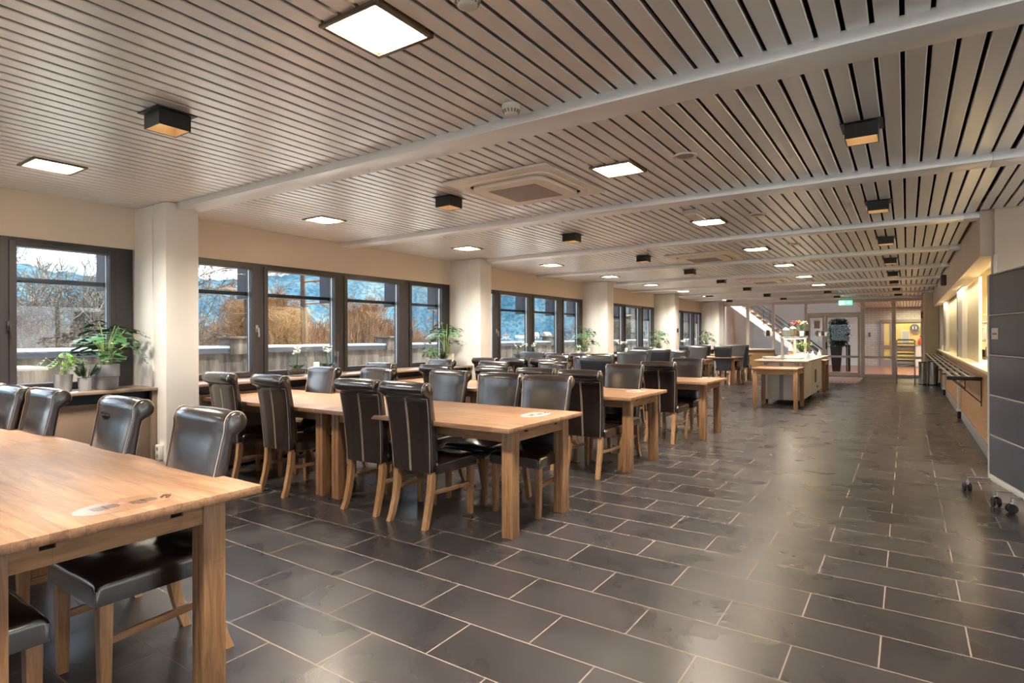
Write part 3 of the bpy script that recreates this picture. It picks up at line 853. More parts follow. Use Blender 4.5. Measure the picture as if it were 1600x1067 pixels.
# ------------------------------------------------------------------ serving hatch
XF = .753
struct(MB().box(XF, XF+.10, 7.76, 20.6, 0, .965).build('wall_counter_front', M['counterwood'], smooth=0))
struct(MB().box(XF-.012, XF, 7.90, 20.6, .0, .15).build('baseboard_right', M['plinth'], bevel=.002))
t = thing('serving_counter', 'long pale serving counter top in the hatch opening', 'counter', (XF, 7.76, .965))
MB().box(-.06, .62, 0, 12.82, 0, .032).build('worktop', M['cream'], t, bevel=.004)
MB().box(-.035, -.002, .02, 12.8, -.05, -.001).build('edge_rail', M['counterwood'], t, bevel=.002)
for i, y in enumerate((12.2, 16.9, 19.3)):
    p = thing('counter_post', 'white post with black foot under the serving counter, %s' % ('nearest the padded screen', 'middle of three', 'farthest, by the bins')[i], 'post', (.715, y, 0), 0, 'white posts under the counter')
    MB().box(-.022, .022, -.03, .03, .16, .91).build('shaft', M['white'], p, bevel=.004)
    MB().box(-.024, .024, -.034, .034, 0, .12).build('foot', M['blackrub'], p, bevel=.006)
    MB().box(-.032, .032, -.045, .045, .12, .16).build('collar', M['white'], p, bevel=.004)
for i, (ya, yb) in enumerate(((10.35,12.24),(13.36,17.14),(18.06,19.88))):
    t = thing('hatch_shutter', 'cream sliding shutter in the serving hatch, %s' % ('nearest, half covering its opening', 'middle one', 'farthest one')[i], 'shutter', (.84, ya, .999), 0, 'cream shutters of the serving hatch')
    MB().box(-.012, .012, 0, yb-ya, .0, 1.185).build('panel', M['cream'], t, bevel=.003)
    MB().box(-.018, .018, -.03, 0, .0, 1.185).build('edge_profile', M['white'], t, bevel=.003)
# tray slide
t = thing('tray_slide', 'tubular steel tray slide running along the serving counter', 'tray slide', (0, 0, 0))
for x in (.455, .535, .615, .69):
    mb = MB(); mb.tube([(x, 9.0, .868), (x, 20.3, .868)], .0165, 12); mb.build('rail', M['steel'], t)
ys = [9.05, 10.25, 11.45, 12.65, 13.85, 15.05, 16.25, 17.45, 18.65, 19.85]
for i, y in enumerate(ys):
    mb = MB(); mb.bar((.41, y, .838), (.752, y, .838), .035, .022)
    mb.build('bracket', M['darksteel'], t, bevel=.003)
    if i % 2 == 0:
        mb = MB(); mb.tube([(.47, y, .828), (.745, y, .56)], .006, 8); mb.tube([(.745, y, .83), (.745, y, .52)], .006, 8); mb.build('brace', M['darksteel'], t)
mb = MB(); mb.bar((.43, 8.98, .862), (.752, 8.98, .862), .03, .034); mb.tube([(.43,8.98,.862),(.41,8.99,.855)], .02, 10); mb.build('end_bracket', M['darksteel'], t, bevel=.004)
t = thing('wall_loudspeaker', 'small grey loudspeaker fixed high on the lintel over the hatch', 'loudspeaker', (.58, 13.9, 2.33))
MB().box(-.04, .045, -.10, .10, 0, .20).build('cabinet', M['darksteel'], t, bevel=.01)
MB().box(-.046, -.039, -.08, .08, .02, .18).build('grille', M['acgrille'], t, bevel=.003)
# kitchen things seen through the open hatch
t = thing('kitchen_shelf', 'steel kitchen shelf rack behind the serving hatch', 'shelf', (1.22, 12.3, 0))
for z in (.30, 1.0, 1.28, 1.58):
    MB().box(-.22, .28, -.9, .9, z, z+.02).build('shelf_board', M['steel'], t, bevel=.002)
for x in (-.20, .26):
    for y in (-.88, .88):
        MB().box(x-.012, x+.012, y-.012, y+.012, 0, 1.95).build('upright', M['steel'], t)
def pot(name, label, cat, loc, r, h, mat):
    t = thing(name, label, cat, loc)
    MB().lathe([(0,0),(r*.92,0),(r,.01),(r,h),(r*1.05,h+.004),(r*.97,h+.002),(r*.95,.02),(0,.02)], n=20).build('body', mat, t)
    for s in (-1, 1):
        mb = MB(); mb.tube([(s*r,-.03,h*.75),(s*(r+.035),-.03,h*.78),(s*(r+.035),.03,h*.78),(s*r,.03,h*.75)], .005, 6)
        mb.build('handle', mat, t)
pot('cooking_pot', 'wide steel cooking pot on the lower kitchen shelf', 'pot', (1.18, 11.9, 1.021), .15, .17, M['steel'])
pot('cooking_pot', 'tall steel stock pot on the middle kitchen shelf', 'pot', (1.16, 12.35, 1.301), .12, .24, M['chrome'])
pot('cooking_pot', 'small dark pot beside the wide steel pot on the kitchen shelf', 'pot', (1.14, 12.55, 1.021), .10, .12, M['darksteel'])
pot('cooking_pot', 'copper coloured pot on the top kitchen shelf', 'pot', (1.18, 12.0, 1.601), .12, .14, simple('copper', srgb(176,110,74), .3, metal=.9))
t = thing('serving_box', 'white and copper box standing on the open end of the serving counter', 'box', (.93, 9.0, .998))
MB().box(-.12, .12, -.17, .17, 0, .13).build('body', M['steel'], t, bevel=.006)
MB().box(-.06, .125, -.175, -.168, .02, .11).build('label_plate', simple('copper_plate', srgb(150,84,52), .35, metal=.5), t)
for k, (dx, dy) in enumerate(((0,0),(.06,-.16),(-.05,-.2))):
    t = thing('serving_tongs', 'steel serving tongs on the counter, %s' % ('nearest the steel box','furthest from the counter edge','nearest the counter edge')[k], 'tongs', (.85+dx, 8.72+dy, 1.004), .1*k, 'serving tongs on the counter')
    mb = MB(); mb.tube([(0,-.13,.004),(.012,0,.012),(.004,.13,.01)], .005, 6); mb.build('arm', M['darksteel'], t)
    mb = MB(); mb.tube([(0,-.13,.010),(-.014,0,.02),(-.004,.13,.014)], .005, 6); mb.build('arm', M['darksteel'], t)
t = thing('shaker', 'white cone shaped shaker at the far end of the serving counter, nearer one', 'shaker', (.80, 19.2, .998), 0, 'white cone shakers')
MB().lathe([(0,0),(.05,0),(.05,.01),(.018,.13),(0,.135)], n=14).build('body', M['whitegloss'], t)
MB().lathe([(0,.132),(.014,.132),(.012,.15),(0,.152)], n=10).build('cap', M['steel'], t)
dup(t, (.80, 19.5, .998), 0, 'white cone shaped shaker at the far end of the serving counter, farther one', 'white cone shakers')

# padded mobile screen
def mk_screen():
    d = Vector((.748-.616, 5.968-6.613, 0)).normalized()
    ang = math.atan2(d.y, d.x)
    t = thing('room_divider', 'dark blue grey padded mobile screen on castors at the edge of the aisle', 'room divider', (.616, 6.613, 0), ang)
    LN = 1.85; fw = .028
    pad = simple('blue_grey_vinyl', srgb(84,86,100), .45, noise=.06, nscale=5, bump=.05)
    for i in range(5):
        z0 = .165 + .347*i
        mb = MB(); mb.box(fw, LN-fw, -.026, .026, z0+.005, z0+.342)
        mb.build('pad', pad, t, bevel=.012, seg=3)
        if i: MB().box(fw, LN-fw, -.020, .020, z0-.004, z0+.004).build('joint_strip', M['white'], t, smooth=0)
    MB().box(0, fw, -.03, .03, .12, 1.905).build('side_post', M['white'], t, bevel=.004)
    MB().box(LN-fw, LN, -.03, .03, .12, 1.905).build('side_post', M['white'], t, bevel=.004)
    MB().box(fw, LN-fw, -.03, .03, .12, .168).build('bottom_rail', M['white'], t, bevel=.004)
    MB().box(fw, LN-fw, -.024, .024, 1.897, 1.91).build('top_rail', M['greyprofile'], t, bevel=.003)
    def castor(x, y, turned=False):
        mb = MB(); mb.tube([(x, y, .118), (x, y, .078)], .009, 8); mb.box(x-.014, x+.014, y-.012, y+.012, .060, .082)
        c = mb.build('castor', M['chrome'], t)
        for s in (-1, 1):
            mb = MB(); mb.lathe([(0,-.009),(.033,-.009),(.036,-.005),(.036,.005),(.033,.009),(0,.009)], n=20, M=Matrix.Translation((x, y, .036)) @ Matrix.Rotation(PI/2 if turned else 0, 4, 'Z') @ Matrix.Translation((0, s*.019, 0)) @ Matrix.Rotation(PI/2, 4, 'X'))
            mb.build('wheel', M['blackrub'], c)
    for x, ext in ((.05, .185), (.53, .125), (.715, .085), (1.75, .19)):
        mb = MB()
        mb.bar((x, -.03, .128), (x-.0, -ext*.45, .128), .03, .012); mb.bar((x, -ext*.45, .128), (x-.03, -ext, .122), .03, .012)
        mb.build('foot_arm', M['greyprofile'], t, bevel=.002)
        mb = MB(); mb.bar((x, .03, .128), (x, ext, .124), .03, .012)
        mb.build('foot_arm', M['greyprofile'], t, bevel=.002)
        castor(x-.03, -ext, x == .715); castor(x, ext)
    # paper notice taped to it, red printed line unreadable in the photo
    nt_ = thing('paper_notice', 'white paper notice with a red printed line taped to the padded screen', 'notice', (.616, 6.613, 0), ang)
    z = 1.345
    MB().box(.09, .235, -.0285, -.0272, z, z+.095).build('sheet', M['paper'], nt_, smooth=0)
    mb = MB(); rr = random.Random(5); x = .108
    while x < .205:
        w = rr.uniform(.004, .009); mb.box(x, x+w, -.0292, -.0284, z+.036+rr.uniform(0,.004), z+.056-rr.uniform(0,.004)); x += w+.0025
    mb.build('red_line', M['redprint'], nt_, smooth=0)
M['paper'] = simple('white_paper', srgb(232,230,226), .6)
M['redprint'] = simple('red_print', srgb(206,104,96), .6)
mk_screen()
# ------------------------------------------------------------------ salad bar cart
CX, CY = -2.075, 12.72
t = thing('salad_bar_cart', 'white salad bar cart on castors with a glass shelf above', 'buffet cart', (CX, CY, 0))
CL = 3.25
M['cartwhite'] = simple('cart_white_laminate', srgb(232,226,216), .35)
M['carttop'] = simple('cart_worktop', srgb(206,194,180), .3)
for k, (ya, yb) in enumerate(((0, 1.58), (1.63, CL))):
    MB().box(-.36, .36, ya, yb, .10, .855).build('cabinet', M['cartwhite'], t, bevel=.006)
MB().box(-.50, .50, -.12, CL+.12, .872, .898).build('worktop', M['carttop'], t, bevel=.004)
for y in (-.06, .1, 1.5, 2.9):
    mb = MB(); mb.box(-.44, .44, y, y+.05, .844, .872); mb.build('support_rail', M['greyprofile'], t, bevel=.002)
MB().box(-.045, .025, -.008, .004, .10, .872).build('grey_strip', M['greyprofile'], t, smooth=0)
for x in (-.30, .28): MB().box(x-.03, x+.03, -.05, .0, .79, .845).build('bracket', M['greyprofile'], t, bevel=.003)
vent = MB(); vent.box(.36, .364, 1.95, 2.25, .33, .62); vent.build('vent_grille', M['darksteel'], t, smooth=0)
MB().box(.36, .368, 2.35, 2.45, .19, .25).build('socket', M['black'], t)
for x in (-.30, .30):
    for y in (.12, 1.45, 1.78, 3.1):
        c = MB().box(x-.02, x+.02, y-.02, y+.02, .065, .10).build('castor', M['darksteel'], t)
        MB().lathe([(0,-.016),(.034,-.016),(.038,-.008),(.038,.008),(.034,.016),(0,.016)], n=18, M=Matrix.Translation((x, y, .039)) @ Matrix.Rotation(PI/2, 4, 'Y')).build('wheel', M['blackrub'], c)
for y in (.02, 1.6, 3.2): MB().box(-.02, .03, y, y+.05, .898, 1.33).build('post', M['greyprofile'] if y < 1 else M['carttop'], t, bevel=.003)
MB().box(-.05, .06, 0, CL, 1.32, 1.362).build('canopy_beam', M['carttop'], t, bevel=.004)
M['led'] = emit('warm_led', (1,.88,.66,1), 9)
for ya, yb in ((.12, 1.52), (1.72, 3.12)): MB().box(-.02, .03, ya, yb, 1.308, 1.319).build('led_strip', M['led'], t, smooth=0)
MB().box(-.40, .47, -.06, CL+.08, 1.366, 1.375).build('glass_shelf', M['vglass'], t, smooth=0)
def plate_stack(label, loc, n, r):
    for k in range(n):
        p = tag(MB().lathe([(0,0),(r*.6,0),(r,.016),(r,.02),(r*.58,.006),(0,.006)], n=24).build('plate', M['whitegloss'], None, loc=(loc[0], loc[1], loc[2]+k*.009)),
                label, 'plate', 'white plates stacked on the salad bar cart')
plate_stack('white plate in the stack at the near end of the salad bar', (CX-.30, CY+.30, .899), 5, .13)
def tray(label, x, y, w, l, h):
    q = thing('serving_tray', label, 'tray', (x, y, .899), 0, 'white serving trays on the salad bar')
    MB().hexa([(-w*.4,-l*.42,0),(w*.4,-l*.42,0),(w*.4,l*.42,0),(-w*.4,l*.42,0)], [(-w/2,-l/2,h),(w/2,-l/2,h),(w/2,l/2,h),(-w/2,l/2,h)]).build('tray_body', M['whitegloss'], q, bevel=.006)
    MB().box(-w*.46, w*.46, -l*.46, l*.46, h-.003, h+.002).build('tray_well', M['cartwhite'], q, smooth=0)
tray('long white serving tray, nearest on the salad bar', CX+.02, CY+.62, .62, .36, .035)
tray('long white serving tray behind the nearest one on the salad bar', CX+.05, CY+1.15, .6, .36, .05)
tray('deep white serving tray at the middle of the salad bar', CX+.1, CY+1.95, .55, .4, .07)
def napkin(label, x, y, rz):
    q = tag(MB().prism([(-.06,0),(.06,0),(.045,.05),(0,.16),(-.02,.10)], 'y', -.02, .02).build('folded_napkin', M['paper'], None, bevel=.006, loc=(x, y, .899)), label, 'napkin', 'folded napkins on the salad bar')
    q.rotation_euler = (0, 0, rz)
napkin('folded white napkin at the aisle edge of the salad bar, nearest', CX+.40, CY+.55, .4)
napkin('folded white napkin at the aisle edge of the salad bar, second', CX+.38, CY+1.45, -.3)
napkin('folded white napkin at the far end of the salad bar', CX+.36, CY+2.8, .2)
def stem_flowers(parent_mb, leaf_mb, c, h, n, spread, seed, fr=.02, flower=True):
    r_ = random.Random(seed); heads = MB()
    for i in range(n):
        a = r_.uniform(0, 2*PI); s = r_.uniform(.2, 1)*spread; hh = h*r_.uniform(.7, 1)
        tip = (c[0]+s*math.cos(a), c[1]+s*math.sin(a), c[2]+hh)
        mid = (c[0]+.4*s*math.cos(a), c[1]+.4*s*math.sin(a), c[2]+hh*.6)
        parent_mb.tube([c, mid, tip], .0025, 5)
        if flower: heads.ball(tip, fr*r_.uniform(.7, 1.1), 8, 6, .8)
        for k in range(3):
            b = r_.uniform(0, 2*PI); z = c[2]+hh*r_.uniform(.35, .95); rad = s*(z-c[2])/hh
            p = Vector((c[0]+rad*math.cos(a), c[1]+rad*math.sin(a), z)); d = Vector((math.cos(b), math.sin(b), r_.uniform(-.1,.5))).normalized()
            u = d.cross(Vector((0,0,1))).normalized()*.012; ln = .05
            leaf_mb.add([tuple(p), tuple(p+d*ln*.5+u), tuple(p+d*ln), tuple(p+d*ln*.5-u)], [(0,1,2,3)])
    return heads
M['leafA'] = simple('leaf_green', srgb(70,112,52), .4, noise=.3, nscale=12)
M['leafB'] = simple('leaf_dark_green', srgb(38,72,46), .32, noise=.3, nscale=10)
M['leafY'] = simple('leaf_yellow_green', srgb(140,156,84), .45, noise=.2, nscale=12)
M['petalR'] = simple('petal_red', srgb(176,44,40), .5)
M['petalW'] = simple('petal_white', srgb(240,236,226), .5)
M['petalY'] = simple('petal_cream', srgb(226,206,150), .5)
M['soil'] = simple('soil', srgb(58,40,32), .9)
def vase_glass(r, h): return [(0,0),(r*.7,0),(r*.85,.02),(r,h*.5),(r*.9,h),(r*.87,h),(r*.96,h*.5),(r*.8,.03),(0,.02)]
def flower_pot(label, x, y, z, potmat, petal, h, n, spread, seed, r=.06, ph=.11):
    q = thing('flower_vase', label, 'vase', (x, y, z))
    MB().lathe([(0,0),(r*.75,0),(r,ph),(r*.94,ph),(r*.7,.02),(0,.02)], n=18).build('pot', potmat, q)
    st, lf = MB(), MB()
    hd = stem_flowers(st, lf, (0,0,ph*.6), h, n, spread, seed, .022)
    st.build('stems', M['leafA'], q); lf.build('leaves', M['leafA'] if petal is not M['petalY'] else M['leafY'], q, smooth=0); hd.build('blossoms', petal, q)
    return q
zs = 1.376
flower_pot('vase of red flowers on the glass shelf of the salad bar', CX+.02, CY+1.55, zs, simple('terracotta', srgb(120,70,50), .6), M['petalR'], .26, 16, .11, 4)
flower_pot('vase of cream flowers on the glass shelf beside the red ones', CX+.10, CY+1.95, zs, M['whitegloss'], M['petalY'], .27, 22, .13, 5)
for k, (dx, dy, w) in enumerate(((-.10,.75,'near'),(-.02,1.1,'second'))):
    q = thing('glass_jar', 'tall glass jar with pale sweets on the salad bar shelf, %s' % ('nearest the tables' if k == 0 else 'beside the red flowers'), 'jar', (CX+dx+.06, CY+dy, zs), 0, 'glass jars on the salad bar shelf')
    MB().lathe([(0,0),(.085,0),(.085,.27),(.08,.27),(.08,.01),(0,.01)], n=20).build('jar_body', M['vglass'], q)
    MB().lathe([(0,.012),(.077,.012),(.077,.13+.03*k),(.03,.17+.03*k),(0,.18+.03*k)], n=16).build('contents', M['petalY'] if k else M['petalW'], q)
for k, (dx, dy) in enumerate(((-.30, .25), (.42, 2.95))):
    q = thing('cup_holder', 'small brown holder with cups on the salad bar shelf, %s end' % ('near' if k == 0 else 'far'), 'cup holder', (CX+dx, CY+dy, zs), 0, 'small holders on the salad bar shelf')
    MB().box(-.03, .03, -.03, .03, 0, .12).build('holder_body', M['darksteel'], q, bevel=.004)
    for s in (-1, 1): MB().lathe([(0,0),(.028,0),(.034,.09),(.031,.09),(.026,.006),(0,.006)], c=(s*.062,0,0), n=14).build('cup', M['whitegloss'], q)
q = flower_pot('bunch of green herbs standing in the middle of the salad bar', CX+.02, CY+2.45, .899, M['whitegloss'], M['leafY'], .26, 40, .24, 9, r=.09, ph=.10)
q = thing('sailboat_ornament', 'small white sailboat ornament on the salad bar', 'ornament', (CX-.12, CY+1.85, .972))
MB().prism([(-.05,.06),(.06,.06),(.0,.26)], 'y', -.004, .004).build('sail', M['paper'], q, smooth=0)
MB().prism([(-.05,0),(.05,0),(.08,.035),(-.07,.035)], 'y', -.02, .02).build('hull', M['counterwood'], q, bevel=.004)
MB().tube([(0,0,.03),(0,0,.27)], .004, 6).build('mast', M['counterwood'], q)

# ------------------------------------------------------------------ things at the end of the hall
t = thing('tray_trolley', 'steel tray trolley standing before the glass partition', 'trolley', (-.03, 19.75, 0))
for x in (-.215, .215):
    for y in (0, .45): MB().box(x-.014, x+.014, y-.014, y+.014, 0, 1.25).build('upright', M['steel'], t, bevel=.003)
for i in range(8):
    z = .545 + .098*i
    f = MB(); f.box(-.20, .20, -.01, .46, z, z+.014); f.build('tray_shelf', M['steel'], t, bevel=.002)
    mb = MB(); mb.box(-.195, .195, -.03, .44, z+.02, z+.042); mb.build('tray', M['plinth'] if i % 2 else M['cream'], t, bevel=.006)
MB().box(-.215, .215, -.006, .006, .50, .56).build('cross_bar', M['steel'], t, bevel=.002)
for i, (x, y, r, h, lab) in enumerate(((.36, 20.05, .09, .62, 'tall chrome waste bin beside the tray trolley'), (.60, 20.05, .115, .64, 'wide steel waste bin next to the cream end wall'))):
    t = thing('waste_bin', lab, 'waste bin', (x, y, 0))
    MB().lathe([(0,.02),(r,.02),(r,h),(r*.9,h),(r*.88,.05),(0,.05)], n=28).build('bin_body', M['chrome'] if i == 0 else M['steel'], t)
    MB().lathe([(0,0),(r*1.03,0),(r*1.03,.025),(0,.025)], n=28).build('foot_ring', M['blackrub'], t)
    MB().lathe([(r*.6,h-.002),(r*1.03,h-.002),(r*1.03,h+.02),(r*.6,h+.012)], n=28).build('lid_ring', M['darksteel'], t)
t = thing('door_mat', 'pale door mat with dark lettering before the glass door', 'mat', (-1.60, 20.95, 0))
matp = [(-.50,-1.35),(.42,-1.35),(.42,1.35),(-.50,1.35)]
MB().prism([(-.53,-1.38),(.345,-1.38),(.43,-.7),(.43,1.3),(-.53,1.3)], 'z', .001, .009).build('mat_body', simple('mat_pile', srgb(206,176,168), .9), t, smooth=0)
mb = MB()
for k in range(6): mb.prism([(-.30+.11*k,-1.15),(-.235+.11*k,-1.15),(-.225+.11*k,-.95),(-.29+.11*k,-.95)], 'z', .0092, .0100)
mb.build('lettering', simple('mat_print', srgb(96,82,84), .9), t, smooth=0)

# ------------------------------------------------------------------ glazed partition, door, corridor
PY = 22.9
M['pframe'] = simple('partition_frame_paint', srgb(240,226,216), .45)
mb = MB(); d0_, d1_ = PY-.04, PY+.05
XV = [(-5.80,-5.70),(-4.94,-4.84),(-4.06,-3.97),(-2.99,-2.90),(-1.29,-1.17),(-.41,-.30),(.38,.45)]
for a, b in XV: mb.box(a, b, d0_, d1_, .0, 2.63)
for k in range(len(XV)-1):
    a, b = XV[k][1], XV[k+1][0]
    mb.box(a, b, d0_, d1_, 2.50, 2.63)
    if k < 2: mb.box(a, b, d0_, d1_, .86, .92)
    elif k == 2: mb.box(a, b, d0_, d1_, 0, .10); mb.box(a, b, d0_, d1_, .66, .72)
    elif k == 3: mb.box(a, b, d0_, d1_, 2.09, 2.17); mb.box(a, b, d0_, d1_, 0, .02)
    else: mb.box(a, b, d0_, d1_, 0, .10); mb.box(a, b, d0_, d1_, .62, .70)
struct(mb.build('partition_frame', M['pframe'], smooth=0))
mb = MB()
for k in range(len(XV)-1):
    a, b = XV[k][1], XV[k+1][0]
    if k < 2: z = [(.92, 2.50)]
    elif k == 2: z = [(.10,.66),(.72,2.50)]
    elif k == 3: z = [(2.17,2.50)]
    else: z = [(.10,.62),(.70,2.50)]
    for za, zb in z: mb.box(a, b, PY, PY+.008, za, zb)
struct(mb.build('partition_glass', M['pglass'], smooth=0))
struct(MB().box(-5.71, -3.97, PY-.12, PY+.04, .12, .86).build('low_wall', M['ledgewood'], smooth=0))
struct(MB().box(-5.71, -3.99, PY-.20, PY+.04, .86, .90).build('low_wall_ledge', M['white'], bevel=.004))
struct(MB().box(-5.71, -3.97, PY-.13, PY-.04, 0, .12).build('baseboard_far', M['white'], bevel=.003))
struct(MB().box(-6.5, -5.71, PY-.05, PY+.15, 0, 2.9).build('wall_far', M['wall']))
dr = bpy.data.objects.new('door_1', None); COL.objects.link(dr); dr.location = (-2.89, PY-.03, 0); dr['kind'] = 'structure'
def leaf(x0, x1, name):
    mb = MB(); w = .075
    for a,b,c,d in ((x0,x0+w,.02,2.08),(x1-w,x1,.02,2.08),(x0+w,x1-w,2.0,2.08),(x0+w,x1-w,.02,.13),(x0+w,x1-w,.63,.70)): mb.box(a,b,0,.05,c,d)
    o = mb.build(name, M['pframe'], dr, smooth=0)
    mb = MB(); mb.box(x0+w, x1-w, .02, .028, .13, .63); mb.box(x0+w, x1-w, .02, .028, .70, 2.0); mb.build('door_pane', M['pglass'], o, smooth=0)
    return o
leaf(.0, .535, 'door_leaf'); o = leaf(.545, 1.59, 'door_leaf')
mb = MB(); mb.box(.565, .60, -.012, 0, .92, 1.16); mb.tube([(.583,-.01,1.0),(.583,-.05,1.0),(.70,-.05,1.0)], .009, 8); mb.build('handle', M['darksteel'], o)
t = thing('door_poster', 'pink printed poster taped inside the narrow door leaf', 'poster', (-2.60, PY-.022, 1.63))
MB().box(-.095, .095, 0, .002, 0, .27).build('sheet', simple('pink_paper', srgb(226,182,164), .6), t, smooth=0)
mb = MB()
for k in range(4): mb.box(-.06, .06-.02*(k % 2), -.001, 0, .20-.045*k, .212-.045*k)
mb.build('print', simple('pink_print', srgb(186,120,104), .6), t, smooth=0)
t = thing('round_sign', 'round pale sign on the narrow door leaf below the poster', 'sign', (-2.56, PY-.022, 1.46))
MB().lathe([(0,-.001),(.10,-.001),(.10,.001),(0,.001)], n=28, M=Matrix.Rotation(PI/2, 4, 'X')).build('disc', simple('pale_disc', srgb(196,194,176), .5), t)
t = thing('door_stopper', 'small dark box hanging on the door frame beside the round sign', 'box', (-2.90, PY-.06, 1.47))
MB().box(-.05, .05, -.04, .0, -.08, .08).build('box_body', simple('brown_box', srgb(92,70,50), .5), t, bevel=.006)
# corridor behind
struct(MB().box(-6.5, 4.2, 31.4, 31.6, 0, 2.9).build('wall_corridor', M['brick']))
struct(MB().box(4.0, 4.2, 22.95, 31.6, 0, 2.9).build('wall_corridor_side', M['brick']))
struct(MB().box(-6.5, -6.4, 22.9, 31.6, 0, 4.6).build('wall_stairwell', M['white']))
struct(MB().box(-6.4, -1.7, 31.2, 31.4, 0, 4.6).build('wall_stairwell_back', simple('pale_blue_wall', srgb(214,222,226), .6)))
struct(MB().box(-6.4, -1.6, 22.96, 31.6, 4.5, 4.6).build('ceiling_stairwell', M['white']))
struct(MB().box(-1.62, -1.58, 22.96, 31.6, 2.6, 4.6).build('trim_12', M['white']))
# staircase coming down to the right behind the glass
t = thing('staircase', 'white staircase with black handrail going down behind the glass partition', 'staircase', (0, 25.3, 0))
sa, sb_ = Vector((-6.3, 0, 2.95)), Vector((-2.7, 0, -.12)) + Vector((0,0,.12))
sl = (sb_.z-sa.z)/(sb_.x-sa.x)
def sz(x): return sa.z + sl*(x-sa.x)
for y in (0, 1.3): MB().prism([(-6.3, sz(-6.3)-.16),(-2.75, sz(-2.75)-.06),(-2.75, sz(-2.75)+.18),(-6.3, sz(-6.3)+.18)], 'y', y, y+.06).build('stringer', M['white'], t, smooth=0)
MB().prism([(-6.3, sz(-6.3)-.17),(-2.9, sz(-2.9)-.10),(-2.9, sz(-2.9)-.04),(-6.3, sz(-6.3)-.11)], 'y', .06, 1.3).build('soffit', M['white'], t, smooth=0)
for i in range(16):
    x = -6.2 + i*.215
    MB().box(x, x+.26, .06, 1.3, sz(x)+.0, sz(x)+.035).build('tread', M['ledgewood'], t, smooth=0)
for y in (0.0, 1.33):
    for hgt in (.50, .72):
        mb = MB(); mb.tube([(-6.3, y, sz(-6.3)+hgt), (-2.75, y, sz(-2.75)+hgt)], .022, 8); mb.build('handrail', M['black'], t)
    for x in (-5.9, -4.8, -3.7, -2.8):
        mb = MB(); mb.tube([(x, y, sz(x)+.1), (x, y, sz(x)+.72)], .014, 8); mb.build('baluster', M['black'], t)
# planter with a ficus
t = thing('potted_ficus', 'bushy dark tree in a tall black planter behind the glass door', 'plant', (-2.28, 26.0, 0))
MB().hexa([(-.13,-.13,0),(.13,-.13,0),(.13,.13,0),(-.13,.13,0)], [(-.20,-.20,.97),(.20,-.20,.97),(.20,.20,.97),(-.20,.20,.97)]).build('planter', M['black'], t, bevel=.01)
mb = MB(); r_ = random.Random(8)
for k in range(5): mb.tube([(0,0,.95),(r_.uniform(-.1,.1),r_.uniform(-.1,.1),1.4),(r_.uniform(-.3,.35),r_.uniform(-.3,.3),1.85)], [.018,.012,.004], 6)
mb.build('trunk', M['soil'], t)
mb = MB()
for k in range(2600):
    a = r_.uniform(0, 2*PI); z = r_.uniform(1.0, 2.0); R_ = .42*math.sqrt(r_.random())*(1-.35*abs(z-1.5)/.5)
    p = Vector((R_*math.cos(a)+.08, R_*math.sin(a), z)); d = Vector((r_.uniform(-1,1), r_.uniform(-1,1), r_.uniform(-.8,.5))).normalized()
    u = d.cross(Vector((0,0,1))); u = (u.normalized() if u.length > .01 else Vector((1,0,0)))*.022
    mb.add([tuple(p), tuple(p+d*.05+u*1.4), tuple(p+d*.11), tuple(p+d*.05-u*1.4)], [(0,1,2,3)])
mb.build('leaves', simple('ficus_leaf', srgb(34,54,42), .7, noise=.3, nscale=6, spec=.2), t, smooth=0)
t = thing('steel_stand', 'slim black and steel stand beside the black planter', 'stand', (-1.90, 26.3, 0))
MB().box(-.07, .07, -.07, .07, 0, 1.02).build('column', M['black'], t, bevel=.004); MB().box(-.03, -.005, -.08, -.07, .02, 1.0).build('steel_edge', M['steel'], t, smooth=0)
# grey glazed door at the end of the corridor
d2 = bpy.data.objects.new('door_2', None); COL.objects.link(d2); d2.location = (-1.0, 31.36, 0); d2['kind'] = 'structure'
M['gdoor'] = simple('grey_door_paint', srgb(142,134,138), .5)
M['yellowglow'] = simple('yellow_room_glow', srgb(238,214,128), .6)
mb = MB()
for a,b,c,d in ((0,.14,0,2.08),(.14,1.6,1.96,2.08),(.40,.56,0,1.96),(1.5,1.62,0,1.96),(.14,.40,.80,.94),(.14,.40,0,.3),(.56,1.5,0,.3),(.56,1.5,.80,.94)): mb.box(a,b,-.06,.02,c,d)
mb.build('door_frame', M['gdoor'], d2, smooth=0)
mb = MB(); mb.box(.14,1.5,.0,.012,.3,1.96); mb.build('lit_pane', M['yellowglow'], d2, smooth=0)  # light of the room behind is put into the yellow pane colour
mb = MB(); mb.box(.78,1.12,-.02,-.005,1.02,1.62); mb.build('inner_frame', M['white'], d2, smooth=0)
mb = MB(); mb.box(.83,1.07,-.026,-.02,1.08,1.56); mb.build('inner_picture', simple('pale_picture', srgb(196,206,204), .5), d2, smooth=0)
t = thing('round_washroom_sign', 'round grey washroom sign with two figures above the tray trolley', 'sign', (.28, 31.25, 1.72))
MB().lathe([(0,-.01),(.165,-.01),(.165,.01),(0,.01)], n=32, M=Matrix.Rotation(PI/2, 4, 'X')).build('disc', simple('sign_grey', srgb(86,80,90), .5), t)
for s in (-1, 1):
    mb = MB(); c = s*.055
    mb.prism([(c+.018*math.cos(2*PI*i/10), .045+.018*math.sin(2*PI*i/10)) for i in range(10)], 'y', -.014, -.011)
    mb.prism([(c-.02,.02),(c+.02,.02),(c+.024,-.04),(c+.012,-.04),(c+.012,-.08),(c-.012,-.08),(c-.012,-.04),(c-.024,-.04)], 'y', -.014, -.011)
    mb.build('figure', M['paper'], t, smooth=0)
t = thing('side_cabinet', 'low white cabinet in the corridor under the red canister', 'cabinet', (.50, 31.1, 0))
